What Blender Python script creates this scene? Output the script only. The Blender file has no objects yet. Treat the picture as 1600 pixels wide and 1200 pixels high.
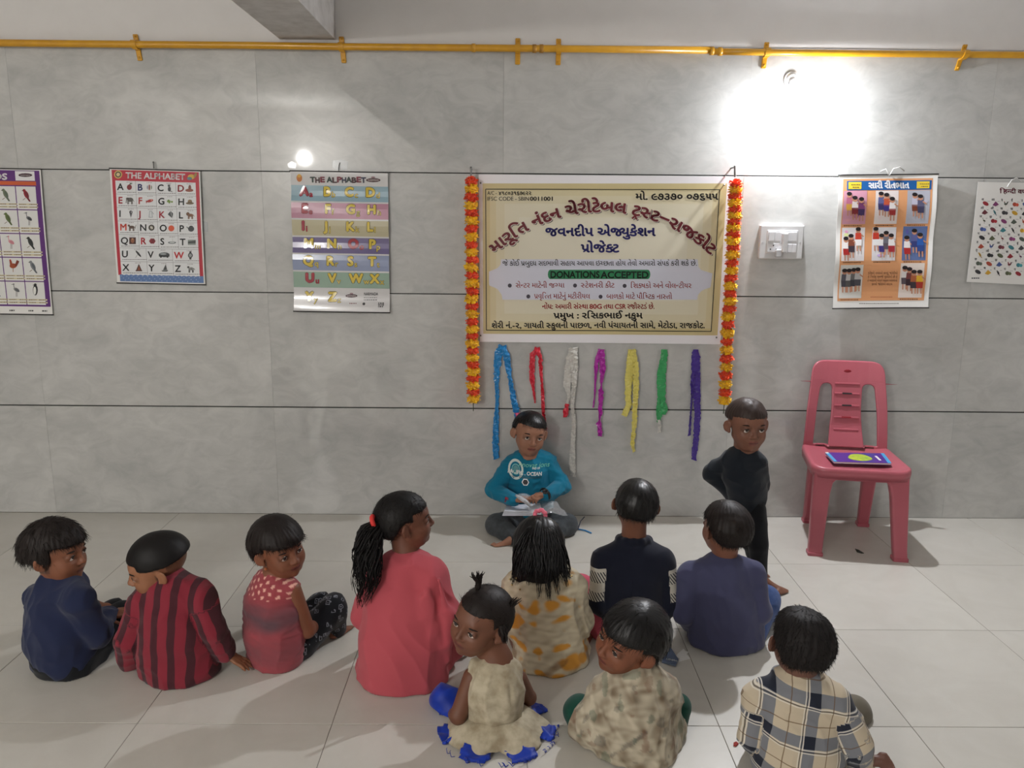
import bpy, bmesh, math, random
import numpy as np
from mathutils import Vector, Matrix
random.seed(7); np.random.seed(7)
SC = bpy.context.scene
COL = SC.collection

# ------------------------------------------------------------------ camera
CF, CT, CR, CY, CD, CH = 1235.96, .2007, .0089, -.0071, 4.0629, 1.553
def _axes():
    f = np.array([-math.sin(CY)*math.cos(CT), math.cos(CY)*math.cos(CT), -math.sin(CT)])
    r = np.array([math.cos(CY), math.sin(CY), 0.]); u = np.cross(r, f)
    return math.cos(CR)*r+math.sin(CR)*u, -math.sin(CR)*r+math.cos(CR)*u, f
AX, AU, AF = _axes()
CO = np.array([0, -CD, CH])
cam_d = bpy.data.cameras.new('camera'); cam = bpy.data.objects.new('camera', cam_d); COL.objects.link(cam)
cam_d.sensor_width = 36; cam_d.lens = CF*36/1600; cam_d.clip_start = .05
cam.matrix_world = Matrix([[AX[i], AU[i], -AF[i], CO[i]] for i in range(3)]+[[0, 0, 0, 1]])
SC.camera = cam
# ------------------------------------------------------------------ light
SC.view_settings.view_transform = 'Standard'; SC.view_settings.look = 'None'
SC.view_settings.gamma = 1; SC.view_settings.use_curve_mapping = False
SC.view_settings.exposure = 0.0
SC.cycles.max_bounces = 8; SC.cycles.diffuse_bounces = 5
w = bpy.data.worlds.new('world'); SC.world = w; w.use_nodes = True
w.node_tree.nodes['Background'].inputs[0].default_value = (.8, .85, 1, 1); w.node_tree.nodes['Background'].inputs[1].default_value = .05
BULB_E = 1000.0         # emission strength of the visible bulb's dome
def point_lamp(name, loc, power, rad, col):
    d = bpy.data.lights.new(name, 'POINT'); d.energy = power; d.shadow_soft_size = rad; d.color = col
    o = bpy.data.objects.new(name, d); o.location = loc; COL.objects.link(o); return o
point_lamp('opposite_wall_bulb', (-2.477, -5.9, 2.303), 140, .055, (1, .985, .955))

# ------------------------------------------------------------------ coordinates
def W(px, py, Y):
    d = AF+AX*(px-800)/CF+AU*(600-py)/CF
    return CO+d*((Y-CO[1])/d[1])
def FL(px, py, z=0.):
    d = AF+AX*(px-800)/CF+AU*(600-py)/CF
    return CO+d*((z-CO[2])/d[2])
def pxm(Y, py=900):           # photo pixels per metre at depth Y
    return CF/((W(800, py, Y)-CO)@AF)

# ------------------------------------------------------------------ objects
def tag(o, label=None, cat=None, group=None, kind=None):
    if label: o['label'] = label
    if cat: o['category'] = cat
    if group: o['group'] = group
    if kind: o['kind'] = kind
    return o
def empty(name, loc, label=None, cat=None, group=None):
    o = bpy.data.objects.new(name, None); o.location = loc; o.empty_display_size = .05; COL.objects.link(o)
    return tag(o, label, cat, group)
def link(name, me, parent=None, loc=None, mat=None, smooth=False):
    if mat and not me.materials: me.materials.append(mat)
    o = bpy.data.objects.new(name, me); COL.objects.link(o)
    if parent: o.parent = parent
    if loc is not None: o.location = loc
    if smooth: me.polygons.foreach_set('use_smooth', [True]*len(me.polygons))
    return o
def mesh(name, v, f):
    me = bpy.data.meshes.new(name); me.from_pydata([tuple(map(float, q)) for q in v], [], f); me.update(); return me
def bm_mesh(name, bm):
    me = bpy.data.meshes.new(name); bm.normal_update(); bm.to_mesh(me); bm.free(); return me
def box(bm, lo, hi, bev=0., seg=2):
    r = bmesh.ops.create_cube(bm, size=1)['verts']
    for q in r: q.co = Vector([lo[i]+(q.co[i]+.5)*(hi[i]-lo[i]) for i in range(3)])
    if bev:
        es = list({e for q in r for e in q.link_edges})
        bmesh.ops.bevel(bm, geom=es, offset=bev, segments=seg, affect='EDGES', profile=.5)
    return bm
def cyl(bm, a, b, r0, r1=None, n=16, caps=True):
    a, b = Vector(a), Vector(b); d = b-a; r1 = r0 if r1 is None else r1
    q = bmesh.ops.create_cone(bm, cap_ends=caps, segments=n, radius1=r0, radius2=r1, depth=d.length)['verts']
    M = Matrix.Translation((a+b)/2) @ d.to_track_quat('Z', 'Y').to_matrix().to_4x4()
    bmesh.ops.transform(bm, matrix=M, verts=q); return bm
def sph(bm, c, r, u=16, v=10, sc=(1, 1, 1)):
    q = bmesh.ops.create_uvsphere(bm, u_segments=u, v_segments=v, radius=r)['verts']
    for k in q: k.co = Vector([k.co[i]*sc[i]+c[i] for i in range(3)])
    return bm
def tube(pts, rad, n=8, closed_ends=True):
    """verts, faces of a tube through pts; rad scalar or list"""
    pts = [np.asarray(p, float) for p in pts]; m = len(pts)
    rad = [rad]*m if np.isscalar(rad) else rad
    V = []; F = []; up = np.array([.13, .21, .97])
    for i, p in enumerate(pts):
        t = pts[min(i+1, m-1)]-pts[max(i-1, 0)]; t /= np.linalg.norm(t)+1e-9
        a = np.cross(t, up); a /= np.linalg.norm(a)+1e-9; b = np.cross(t, a)
        for k in range(n):
            th = 2*math.pi*k/n; V.append(p+rad[i]*(math.cos(th)*a+math.sin(th)*b))
    for i in range(m-1):
        for k in range(n):
            k2 = (k+1) % n; F.append((i*n+k, i*n+k2, (i+1)*n+k2, (i+1)*n+k))
    if closed_ends: F.append(tuple(range(n))[::-1]); F.append(tuple((m-1)*n+k for k in range(n)))
    return V, F

# ------------------------------------------------------------------ materials
def s2l(c):                   # sRGB 0-255 -> linear
    return tuple(((x/255)/12.92 if x/255 <= .04045 else ((x/255+.055)/1.055)**2.4) for x in c[:3])
def mat(name, col=(200, 200, 200), rough=.6, metal=0., spec=.5, coat=0., attr=None, bump=None, mottle=None, emit=None, alpha=None, trans=None, sheen=0.):
    m = bpy.data.materials.new(name); m.use_nodes = True; nt = m.node_tree; N = nt.nodes; L = nt.links
    b = N['Principled BSDF']; c = s2l(col)+(1,)
    b.inputs['Base Color'].default_value = c; b.inputs['Roughness'].default_value = rough
    b.inputs['Metallic'].default_value = metal; b.inputs['Specular IOR Level'].default_value = spec
    b.inputs['Coat Weight'].default_value = coat; b.inputs['Coat Roughness'].default_value = .12
    if sheen: b.inputs['Sheen Weight'].default_value = sheen
    src = None
    if attr:
        a = N.new('ShaderNodeAttribute'); a.attribute_name = attr; src = a.outputs['Color']
    if mottle:                # (scale, amount, colour2, detail)
        tc = N.new('ShaderNodeTexCoord'); n = N.new('ShaderNodeTexNoise'); n.inputs['Scale'].default_value = mottle[0]
        n.inputs['Detail'].default_value = mottle[3] if len(mottle) > 3 else 4
        L.new(tc.outputs['Object'], n.inputs['Vector'])
        mr = N.new('ShaderNodeMapRange'); mr.inputs[1].default_value = .35; mr.inputs[2].default_value = .7
        mr.inputs[3].default_value = 0; mr.inputs[4].default_value = mottle[1]; L.new(n.outputs['Fac'], mr.inputs[0])
        mx = N.new('ShaderNodeMixRGB'); L.new(mr.outputs[0], mx.inputs[0])
        if src: L.new(src, mx.inputs[1])
        else: mx.inputs[1].default_value = c
        mx.inputs[2].default_value = s2l(mottle[2])+(1,); src = mx.outputs[0]
    if src: L.new(src, b.inputs['Base Color'])
    if bump:                  # (scale, strength, distance)
        tc = N.new('ShaderNodeTexCoord'); n = N.new('ShaderNodeTexNoise'); n.inputs['Scale'].default_value = bump[0]; n.inputs['Detail'].default_value = 3
        L.new(tc.outputs['Object'], n.inputs['Vector'])
        bp = N.new('ShaderNodeBump'); bp.inputs['Strength'].default_value = bump[1]; bp.inputs['Distance'].default_value = bump[2]
        L.new(n.outputs['Fac'], bp.inputs['Height']); L.new(bp.outputs[0], b.inputs['Normal'])
    if emit: b.inputs['Emission Color'].default_value = s2l(emit[0])+(1,); b.inputs['Emission Strength'].default_value = emit[1]
    if alpha is not None: b.inputs['Alpha'].default_value = alpha
    if trans is not None: b.inputs['Transmission Weight'].default_value = trans
    return m

# ------------------------------------------------------------------ the setting
def tile_mat(name, base, light, dark, rough, scale, coat=0.):
    m = mat(name, base, rough); nt = m.node_tree; N = nt.nodes; L = nt.links; b = N['Principled BSDF']
    g = N.new('ShaderNodeNewGeometry'); oi = N.new('ShaderNodeObjectInfo')
    ad = N.new('ShaderNodeVectorMath'); ad.operation = 'ADD'
    sc = N.new('ShaderNodeVectorMath'); sc.operation = 'SCALE'; sc.inputs['Scale'].default_value = 37.0
    cx = N.new('ShaderNodeCombineXYZ')
    for i in range(3): L.new(oi.outputs['Random'], cx.inputs[i])
    L.new(cx.outputs[0], sc.inputs[0]); L.new(g.outputs['Position'], ad.inputs[0]); L.new(sc.outputs[0], ad.inputs[1])
    mp = N.new('ShaderNodeMapping'); mp.inputs['Rotation'].default_value = (.2, .5, .3); mp.inputs['Scale'].default_value = (1, 1, 1.7)
    L.new(ad.outputs[0], mp.inputs[0])
    def noise(s, d, dist):
        n = N.new('ShaderNodeTexNoise'); n.inputs['Scale'].default_value = s; n.inputs['Detail'].default_value = d; n.inputs['Distortion'].default_value = dist
        n.inputs['Roughness'].default_value = .62; L.new(mp.outputs[0], n.inputs['Vector']); return n.outputs['Fac']
    def ramp(fac, a, b_, lo, hi):
        r = N.new('ShaderNodeValToRGB'); e = r.color_ramp.elements; e[0].position = lo; e[1].position = hi
        e[0].color = a+(1,); e[1].color = b_+(1,); L.new(fac, r.inputs[0]); return r.outputs[0]
    c1 = ramp(noise(scale, 7, .5), s2l(dark), s2l(light), .33, .68)
    c2 = ramp(noise(scale*4.5, 6, 1.2), s2l(dark), s2l(light), .35, .62)
    mx = N.new('ShaderNodeMixRGB'); mx.inputs[0].default_value = .4; L.new(c1, mx.inputs[1]); L.new(c2, mx.inputs[2])
    L.new(mx.outputs[0], b.inputs['Base Color'])
    mr = N.new('ShaderNodeMapRange'); mr.inputs[3].default_value = rough*.8; mr.inputs[4].default_value = rough*1.3
    L.new(noise(scale*9, 4, 0), mr.inputs[0]); L.new(mr.outputs[0], b.inputs['Roughness'])
    return m
M_wtile = tile_mat('grey_cement_tile', (196, 196, 193), (206, 206, 203), (174, 175, 173), .03, 1.6)
M_ftile = tile_mat('pale_floor_tile', (200, 198, 190), (206, 203, 195), (194, 190, 181), .34, 1.1)
M_grout = mat('dark_grout', (52, 52, 50), .9)
M_fgrout = mat('floor_grout', (122, 116, 106), .9)
M_paint = mat('white_wall_paint', (222, 220, 218), .85, mottle=(9, .25, (208, 205, 202)), bump=(60, .15, .002))
M_beam = mat('beam_plaster', (206, 203, 200), .9, mottle=(16, .7, (178, 174, 170), 8), bump=(45, .3, .003))
RX0, RX1, RY0, ZC = -4.0, 4.2, -6.5, 2.95
def slab(name, lo, hi, m, parent=None, bev=0):
    bm = bmesh.new(); box(bm, lo, hi, bev); return link(name, bm_mesh(name, bm), parent, mat=m)
TT = .012
wall = tag(slab('wall_back', (RX0, TT-.0025, 0), (RX1, .2, 2.394), M_grout), 'grey cement-look tiled wall behind the children', kind='structure')
slab('plaster_band', (RX0, .004, 2.394), (RX1, .2, ZC), M_paint, wall)
floor = tag(slab('floor', (RX0, RY0, -.1), (RX1, TT, -.0014), M_fgrout), 'pale square tiled floor', kind='structure')
ceil = tag(slab('ceiling', (RX0, RY0, ZC), (RX1, .2, ZC+.1), M_paint), 'white plastered ceiling', kind='structure')
slab('ceiling_beam', (-1.104, RY0, 2.409), (-.834, .002, ZC), M_beam, ceil, .003)
for n_, lo, hi in (('wall_left', (RX0-.1, RY0, 0), (RX0, .2, ZC)), ('wall_right', (RX1, RY0, 0), (RX1+.1, .2, ZC)), ('wall_front', (RX0, RY0-.1, 0), (RX1, RY0, ZC))):
    tag(slab(n_, lo, hi, M_paint), 'plain white painted wall', kind='structure')
# wall tiles
rows = [(.0, .594), (.594, 1.194), (1.194, 1.794), (1.794, 2.394)]
tm = {}
xs = [RX0]+[x for x in (-1.2246+1.2*k for k in range(-2, 5)) if RX0+.02 < x < RX1-.02]+[RX1]
for z0, z1 in rows:
    for i in range(len(xs)-1):
        wx, hz = xs[i+1]-xs[i]-.0004, z1-z0-.0052
        key = (round(wx, 3), round(hz, 3))
        if key not in tm:
            bm = bmesh.new(); box(bm, (0, 0, 0), (wx, TT, hz), .0005, 1); tm[key] = bm_mesh('wall_tile', bm)
        link('wall_tile', tm[key], wall, (xs[i]+.0002, random.uniform(-.0004, .0004), z0+.0026 if z0 else .001), M_wtile)
# floor tiles
T = .6114
fx = [RX0]+[x for x in (-.5423+T*k for k in range(-9, 12)) if RX0+.02 < x < RX1-.02]+[RX1]
fy = [0]+[-.6072-T*k for k in range(0, 9)]+[RY0]
tm = {}
for j in range(len(fy)-1):
    for i in range(len(fx)-1):
        wx, hy = fx[i+1]-fx[i]-.0022, fy[j]-fy[j+1]-.0022
        key = (round(wx, 3), round(hy, 3))
        if key not in tm:
            bm = bmesh.new(); box(bm, (0, 0, -.01), (wx, hy, 0), .0008, 1); tm[key] = bm_mesh('floor_tile', bm)
        link('floor_tile', tm[key], floor, (fx[i]+.0011, fy[j+1]+.0011, random.uniform(-.0003, 0)), M_ftile)
# ------------------------------------------------------------------ printing on flat sheets
_gc = {}
def glyph(ch, bold):
    k = (ch, bold)
    if k in _gc: return _gc[k]
    def mk(s):
        c = bpy.data.curves.new('t', 'FONT'); c.body = s; c.size = 1; c.resolution_u = 3
        o = bpy.data.objects.new('t', c); me = bpy.data.meshes.new_from_object(o)
        v = [(q.co.x, q.co.y) for q in me.vertices]; f = [tuple(p.vertices) for p in me.polygons]
        bpy.data.objects.remove(o); bpy.data.curves.remove(c); bpy.data.meshes.remove(me); return v, f
    v, f = mk(ch) if ch != ' ' else ([], [])
    if bold:
        cp = [(-1, 0), (1, 0)] if bold < .02 else [(-1, 0), (1, 0), (0, 1), (0, -1)] if bold < .03 else [(math.cos(a), math.sin(a)) for a in (.4, 1.45, 2.5, 3.54, 4.6, 5.65)]
        n = len(v); v, f = [(x+dx*bold, y+dy*bold) for dx, dy in cp for x, y in v], [tuple(n*k+i for i in q) for k in range(len(cp)) for q in f]
    adv = max(x for x, y in mk(ch+'|')[0])-max(x for x, y in mk('|')[0])
    _gc[k] = (v, f, adv); return _gc[k]
NOSTEM = 'કટઠડઢદફછહઈઇઉરજળ'
def half(v, f, adv, cut):
    x = adv-cut
    nv, nf = [], []
    for p in f:                               # Sutherland-Hodgman against x
        q = [v[i] for i in p]; out = []
        for a, b in zip(q, q[1:]+q[:1]):
            ia, ib = a[0] <= x, b[0] <= x
            if ia: out.append(a)
            if ia != ib:
                t = (x-a[0])/(b[0]-a[0]); out.append((x, a[1]+t*(b[1]-a[1])))
        if len(out) > 2: nf.append(tuple(range(len(nv), len(nv)+len(out)))); nv += out
    return nv, nf
def layout(s, bold=0.):
    """string -> list of (verts, faces) in em units with total advance; orders Indic clusters"""
    out = []; x = 0.
    def put(v, f, dx=0.): out.append(([(a+x+dx, b) for a, b in v], f))
    CONS = lambda c: 0x0A95 <= ord(c) <= 0x0AB9 or 0x0915 <= ord(c) <= 0x0939
    VIR = '\u0acd\u094d'; RA = 'ર\u0930'
    i = 0
    while i < len(s):
        c = s[i]
        if not CONS(c):
            v, f, a = glyph(c, bold); put(v, f); x += a; i += 1; continue
        cl = [c]; j = i+1
        while j+1 < len(s) and s[j] in VIR and CONS(s[j+1]): cl.append(s[j+1]); j += 2
        marks = ''
        while j < len(s) and (0x0ABE <= ord(s[j]) <= 0x0ACC or 0x0A81 <= ord(s[j]) <= 0x0A83 or 0x093E <= ord(s[j]) <= 0x094C or 0x0901 <= ord(s[j]) <= 0x0903): marks += s[j]; j += 1
        i = j
        for m in marks:
            if m in '\u0abf\u093f': v, f, a = glyph(m, bold); put(v, f); x += a-.05
        reph = len(cl) > 1 and cl[0] in RA
        if reph: cl = cl[1:]
        rak = len(cl) > 1 and cl[-1] in RA
        if rak: cl = cl[:-1]
        for n, q in enumerate(cl):
            v, f, a = glyph(q, bold)
            if n < len(cl)-1 and q not in NOSTEM:
                cut = .17; hv, hf = half(v, f, a, cut); put(hv, hf); x += a-cut+.02
            elif n < len(cl)-1: put(v, f); x += a*.86
            else:
                put(v, f); w_ = .055+bold
                if rak:
                    if q in 'ટઠડઢ': st = [(a*.5, -.04, a*.2, -.24), (a*.5, -.04, a*.8, -.24)]
                    else: st = [(a-.17, .2, a-.42, .02)]
                    for ax, ay, bx, by in st:
                        l = math.hypot(bx-ax, by-ay); nx, ny = -(by-ay)/l*w_*.6, (bx-ax)/l*w_*.6
                        put([(ax+nx, ay+ny), (ax-nx, ay-ny), (bx-nx, by-ny), (bx+nx, by+ny)], [(0, 1, 2, 3)])
                if reph: put([(a-.05, .68), (a-.2, .86), (a-.12, .9), (a+.03, .72)], [(0, 1, 2, 3)])
                x += a
        for m in marks:
            if m in '\u0abf\u093f': continue
            v, f, a = glyph(m, bold); put(v, f); x += a
    return out, x
class Print:
    """collects flat coloured shapes given in photo pixels of the sheet's plane; one mesh"""
    def __init__(s, Y, wave=None, step=.0005):
        s.Y, s.wave, s.step = Y, wave or (lambda x, z: 0.), step; s.v, s.f, s.c = [], [], []
    def P(s, x, y, layer):
        q = W(x, y, s.Y-layer*s.step); return (q[0], q[1]-s.wave(q[0], q[2]), q[2])
    def poly(s, pts, col, layer=1):
        n = len(s.v); s.v += [s.P(x, y, layer) for x, y in pts]; s.f.append(tuple(range(n, n+len(pts)))); s.c.append(s2l(col))
    def quad(s, a, b, c, d, col, layer=1, step=7.):
        """corner order TL TR BR BL, subdivided"""
        nu = max(1, int(math.dist(a, b)/step)); nv = max(1, int(math.dist(a, d)/step)); n = len(s.v)
        for j in range(nv+1):
            for i in range(nu+1):
                u, v = i/nu, j/nv
                x = (a[0]*(1-u)+b[0]*u)*(1-v)+(d[0]*(1-u)+c[0]*u)*v; y = (a[1]*(1-u)+b[1]*u)*(1-v)+(d[1]*(1-u)+c[1]*u)*v
                s.v.append(s.P(x, y, layer))
        for j in range(nv):
            for i in range(nu):
                k = n+j*(nu+1)+i; s.f.append((k, k+1, k+nu+2, k+nu+1)); s.c.append(s2l(col))
    def rect(s, x0, y0, x1, y1, col, layer=1): s.quad((x0, y0), (x1, y0), (x1, y1), (x0, y1), col, layer)
    def ell(s, cx, cy, rx, ry, col, layer=1, n=12, rot=0.):
        c, t = math.cos(rot), math.sin(rot)
        s.poly([(cx+c*rx*math.cos(a)-t*ry*math.sin(a), cy+t*rx*math.cos(a)+c*ry*math.sin(a)) for a in [2*math.pi*k/n for k in range(n)]], col, layer)
    def line(s, a, b, w_, col, layer=1):
        l = math.dist(a, b) or 1; nx, ny = -(b[1]-a[1])/l*w_/2, (b[0]-a[0])/l*w_/2
        s.quad((a[0]-nx, a[1]-ny), (b[0]-nx, b[1]-ny), (b[0]+nx, b[1]+ny), (a[0]+nx, a[1]+ny), col, layer)
    def text(s, t, x0, y, size, col, layer=2, x1=None, bold=0., anchor='l', slope=0., shear=0., fn=None, dx=0, dy=0, outline=None):
        if outline: s.text(t, x0, y, size, outline[0], layer, x1, bold+outline[1], anchor, slope, shear, fn, dx, dy); layer += 1
        gl, tot = layout(t, bold)
        if outline is None and False: pass
        if x1 is not None: sx = (x1-x0)/max(tot, .01)
        else: sx = size
        if anchor == 'c': x0 -= tot*sx/2
        if anchor == 'r': x0 -= tot*sx
        for v, f in gl:
            n = len(s.v)
            for a, b in v:
                if fn: X, Yp = fn(a/tot, b*size, a*sx)
                else: X = x0+a*sx+shear*b*size; Yp = y-b*size+slope*(a*sx)
                s.v.append(s.P(X+dx, Yp+dy, layer))
            for p in f: s.f.append(tuple(n+k for k in p)); s.c.append(s2l(col))
    def build(s, name, parent, m, base):
        v = [tuple(np.array(q)-np.array(base)) for q in s.v]
        me = mesh(name, v, s.f); at = me.attributes.new('Col', 'FLOAT_COLOR', 'FACE')
        a = np.ones((len(s.c), 4)); a[:, :3] = s.c; at.data.foreach_set('color', a.ravel())
        return link(name, me, parent, mat=m)
M_print = mat('printed_ink', attr='Col', rough=.42)
M_printg = mat('laminated_ink', attr='Col', rough=.16, coat=.6)
M_vinyl = mat('banner_vinyl', (236, 234, 238), .4, bump=(6, .05, .01))
M_paper = mat('poster_paper', (232, 231, 228), .5, bump=(14, .08, .004))
M_paperg = mat('laminated_paper', (214, 213, 214), .17, coat=.5, bump=(9, .12, .006))
M_rod = mat('black_rod', (30, 28, 28), .5)
M_tape = mat('clear_tape', (225, 228, 230), .15, alpha=.45, coat=.5)
M_thread = mat('white_thread', (215, 215, 212), .7)
M_steel = mat('steel_nail', (120, 120, 118), .35, metal=.8)

def sheet(name, cor, Y, wave, label, cat, m, group=None, rods=True, th=.0012, top_over=2, edge_n=(22, 32)):
    """Empty at the sheet's lower middle > sheet, rods. cor = TL TR BR BL photo px"""
    base = W((cor[2][0]+cor[3][0])/2, (cor[2][1]+cor[3][1])/2, Y)
    root = empty(name, base, label, cat, group)
    nu, nv = edge_n; V = []; F = []
    a, b, c, d = cor
    for side in (0, 1):
        for j in range(nv+1):
            for i in range(nu+1):
                u, v = i/nu, j/nv
                x = (a[0]*(1-u)+b[0]*u)*(1-v)+(d[0]*(1-u)+c[0]*u)*v; y = (a[1]*(1-u)+b[1]*u)*(1-v)+(d[1]*(1-u)+c[1]*u)*v
                q = W(x, y, Y); q = np.array([q[0], q[1]-wave(q[0], q[2])+side*th, q[2]]); V.append(q-base)
    n1 = (nu+1)*(nv+1); ix = lambda i, j, s_: s_*n1+j*(nu+1)+i
    for j in range(nv):
        for i in range(nu):
            F.append((ix(i, j, 0), ix(i, j+1, 0), ix(i+1, j+1, 0), ix(i+1, j, 0))); F.append((ix(i, j, 1), ix(i+1, j, 1), ix(i+1, j+1, 1), ix(i, j+1, 1)))
    for i in range(nu):
        F.append((ix(i, 0, 0), ix(i+1, 0, 0), ix(i+1, 0, 1), ix(i, 0, 1))); F.append((ix(i, nv, 0), ix(i, nv, 1), ix(i+1, nv, 1), ix(i+1, nv, 0)))
    for j in range(nv):
        F.append((ix(0, j, 0), ix(0, j, 1), ix(0, j+1, 1), ix(0, j+1, 0))); F.append((ix(nu, j, 0), ix(nu, j+1, 0), ix(nu, j+1, 1), ix(nu, j, 1)))
    link('sheet', mesh('sheet', V, F), root, mat=m, smooth=False)
    if rods:
        for p, q in ((a, b), (d, c)):
            A, B = W(p[0]-1, p[1], Y), W(q[0]+1, q[1], Y)
            n_ = 14; pts = []
            for k in range(n_+1):
                r = A+(B-A)*k/n_; r[1] -= wave(r[0], r[2])-.0005; pts.append(r-base)
            v, f = tube(pts, .0032, 6); link('rod', mesh('rod', v, f), root, mat=M_rod, smooth=True)
    return root, base
def quv(c):                       # bilinear map of a sheet's corners: u right, v down, 0..1
    a, b, cc, d = c
    return lambda u, v: ((a[0]*(1-u)+b[0]*u)*(1-v)+(d[0]*(1-u)+cc[0]*u)*v, (a[1]*(1-u)+b[1]*u)*(1-v)+(d[1]*(1-u)+cc[1]*u)*v)

# --- banner
YB = -.012
bwave = lambda x, z: .0025*math.sin(x*7+1)+.0015*math.sin(z*9+x*3)
cor = [(748, 272.5), (1158, 276), (1125, 538), (750, 534)]
root, base = sheet('charity_banner', cor, YB, bwave, 'wide cream and white vinyl banner with Gujarati lettering nailed to the wall', 'banner', M_vinyl, rods=False, edge_n=(50, 34))
p = Print(YB, bwave)
yc = [(754, 286.6), (1136, 286.6), (1121, 524), (755, 521.4)]
p.quad(*yc, (205, 190, 142), 1)
def inset(c, k):
    m = quv(c); return [m(k, k*1.5), m(1-k, k*1.5), m(1-k, 1-k*1.5), m(k, 1-k*1.5)]
for k, cl in ((.03, (211, 200, 162)), (.055, (215, 206, 176)), (.09, (218, 211, 187)), (.15, (220, 214, 194))):
    p.quad(*inset(yc, k), cl, 1+k*8)
bc = [(758.8, 295.6), (1124.4, 296.4), (1111, 517.8), (760, 515.8)]
for i in range(4): p.line(bc[i], bc[(i+1) % 4], 1.3, (28, 24, 20), 3)
# pale plaque behind the appeal
PL = (208, 209, 222)
plaque = [(783, 402.5), (1090, 405), (1091, 417), (1097, 424), (1113, 425), (1110, 449), (1097, 453), (1090, 461), (1089, 470), (785, 468.5), (784, 461), (777, 451), (764, 446), (764, 424), (776, 420), (782, 414)]
def span(y):
    xs_ = []
    for a, b in zip(plaque, plaque[1:]+plaque[:1]):
        if (a[1] <= y) != (b[1] <= y): xs_.append(a[0]+(b[0]-a[0])*(y-a[1])/(b[1]-a[1]))
    return min(xs_), max(xs_)
ys_ = np.linspace(405.2, 468.3, 24)
for a, b in zip(ys_, ys_[1:]): (l0, r0_), (l1, r1_) = span(a), span(b); p.quad((l0, a), (r0_, a), (r1_, b), (l1, b), PL, 3)
BK = (22, 20, 22)
p.text('A/C - ', 761.5, 304.5, 8.6, BK, 4, x1=778, bold=.012); p.text('૪૧૮૦૩૧૬૭૯૨૨', 779, 304.5, 8.4, BK, 4, x1=830.5, bold=.03)
p.text('IFSC CODE - SBIN', 761, 313.5, 8.8, BK, 4, x1=827, bold=.012); p.text('0011001', 828, 313.5, 8.8, BK, 4, x1=865.5, bold=.03)
p.text('મો. ૯૭૩૭૦ ૦૭૬૫૫', 993, 312, 15.5, BK, 4, x1=1122, bold=.03)
# arched title
ax0, ay0, ax1, ay1, amx, amy = 773, 397, 1110, 398, 936, 331
def circ(p1, p2, p3):
    A = np.array([[2*(p2[0]-p1[0]), 2*(p2[1]-p1[1])], [2*(p3[0]-p1[0]), 2*(p3[1]-p1[1])]])
    r = np.array([p2[0]**2-p1[0]**2+p2[1]**2-p1[1]**2, p3[0]**2-p1[0]**2+p3[1]**2-p1[1]**2]); return np.linalg.solve(A, r)
cc = circ((ax0, ay0), (amx, amy), (ax1, ay1)); rr = math.hypot(ax0-cc[0], ay0-cc[1])
t0, t1 = math.atan2(ax0-cc[0], cc[1]-ay0), math.atan2(ax1-cc[0], cc[1]-ay1)
def arc(u, h, _): th = t0+(t1-t0)*u; return cc[0]+(rr+h)*math.sin(th), cc[1]-(rr+h)*math.cos(th)
TT_ = 'મારૂતિ નંદન ચેરીટેબલ ટ્રસ્ટ−રાજકોટ'
p.text(TT_, 0, 0, 25, (30, 18, 20), 4, x1=340, bold=.04, fn=arc, dx=1.5, dy=1.5)
p.text(TT_, 0, 0, 25, (228, 216, 205), 5, x1=340, bold=.05, fn=arc, dx=.5, dy=.5)
p.text(TT_, 0, 0, 25, (112, 34, 44), 6, x1=340, bold=.034, fn=arc)
NV = (30, 28, 104)
p.text('જવનદીપ એજ્યુકેશન', 852, 368.5, 20, NV, 4, x1=1024, bold=.035)
p.text('પ્રોજેક્ટ', 908, 394, 20, NV, 4, x1=967, bold=.035)
p.text('જે કોઈ પ્રબુદ્ધ સદ્ભાવી સહાય આપવા ઇચ્છતા હોય તેવો અમારો સંપર્ક કરી શકે છે.', 785, 415, 11.4, BK, 5, x1=1089, bold=.012)
GR = (38, 128, 82)
p.rect(859, 421.5, 1013, 436, GR, 4.3); p.ell(859.5, 428.7, 3.5, 7.2, GR, 4.3); p.ell(1012.5, 428.7, 3.5, 7.2, GR, 4.3)
p.text('DONATIONS', 859.5, 434, 14.6, (14, 30, 22), 5.5, x1=937, bold=.035); p.text('ACCEPTED', 939, 434.5, 14.6, (14, 30, 22), 5.5, x1=1013.5, bold=.035)
RD = (164, 66, 62)
for a, b, y, t in ((805.5, 882, 449.5, 'સેન્ટર માટેની જગ્યા'), (907.5, 960, 449.5, 'સ્ટેશનરી કીટ'), (985, 1080, 450, 'શિક્ષકો અને વોલન્ટીયર'), (834.5, 922, 466.5, 'પ્રવૃત્તિ માટેનું મટીરીયલ'), (947.5, 1050, 467, 'બાળકો માટે પૌષ્ટિક નાસ્તો')):
    p.text(t, a, y, 11.6, RD, 5, x1=b, bold=.012); p.ell(a-9, y-3.3, 3.1, 3.2, (70, 66, 78), 5)
p.text('નોંધ: અમારી સંસ્થા', 847, 482.5, 11.2, (168, 22, 34), 5, x1=919, bold=.02); p.text('80G', 921, 482.5, 10.4, (168, 22, 34), 5, x1=941, bold=.025)
p.text('તથા', 943, 482.5, 11.2, (168, 22, 34), 5, x1=958.5, bold=.02); p.text('CSR', 960.5, 482.5, 10.4, (168, 22, 34), 5, x1=978, bold=.025); p.text('રજીસ્ટર્ડ છે.', 980, 482.5, 11.2, (168, 22, 34), 5, x1=1023, bold=.02)
p.text('પ્રમુખ : રસિકભાઈ નકુમ', 865, 497.5, 13.6, BK, 5, x1=1004, bold=.03)
p.text('શેરી નં.-૨, ગાયત્રી સ્કુલની પાછળ, નવી પંચાયતની સામે, મેટોડા, રાજકોટ.', 768, 512.5, 12.6, BK, 5, x1=1101.5, bold=.026)
p.build('printing', root, M_print, base)
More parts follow.
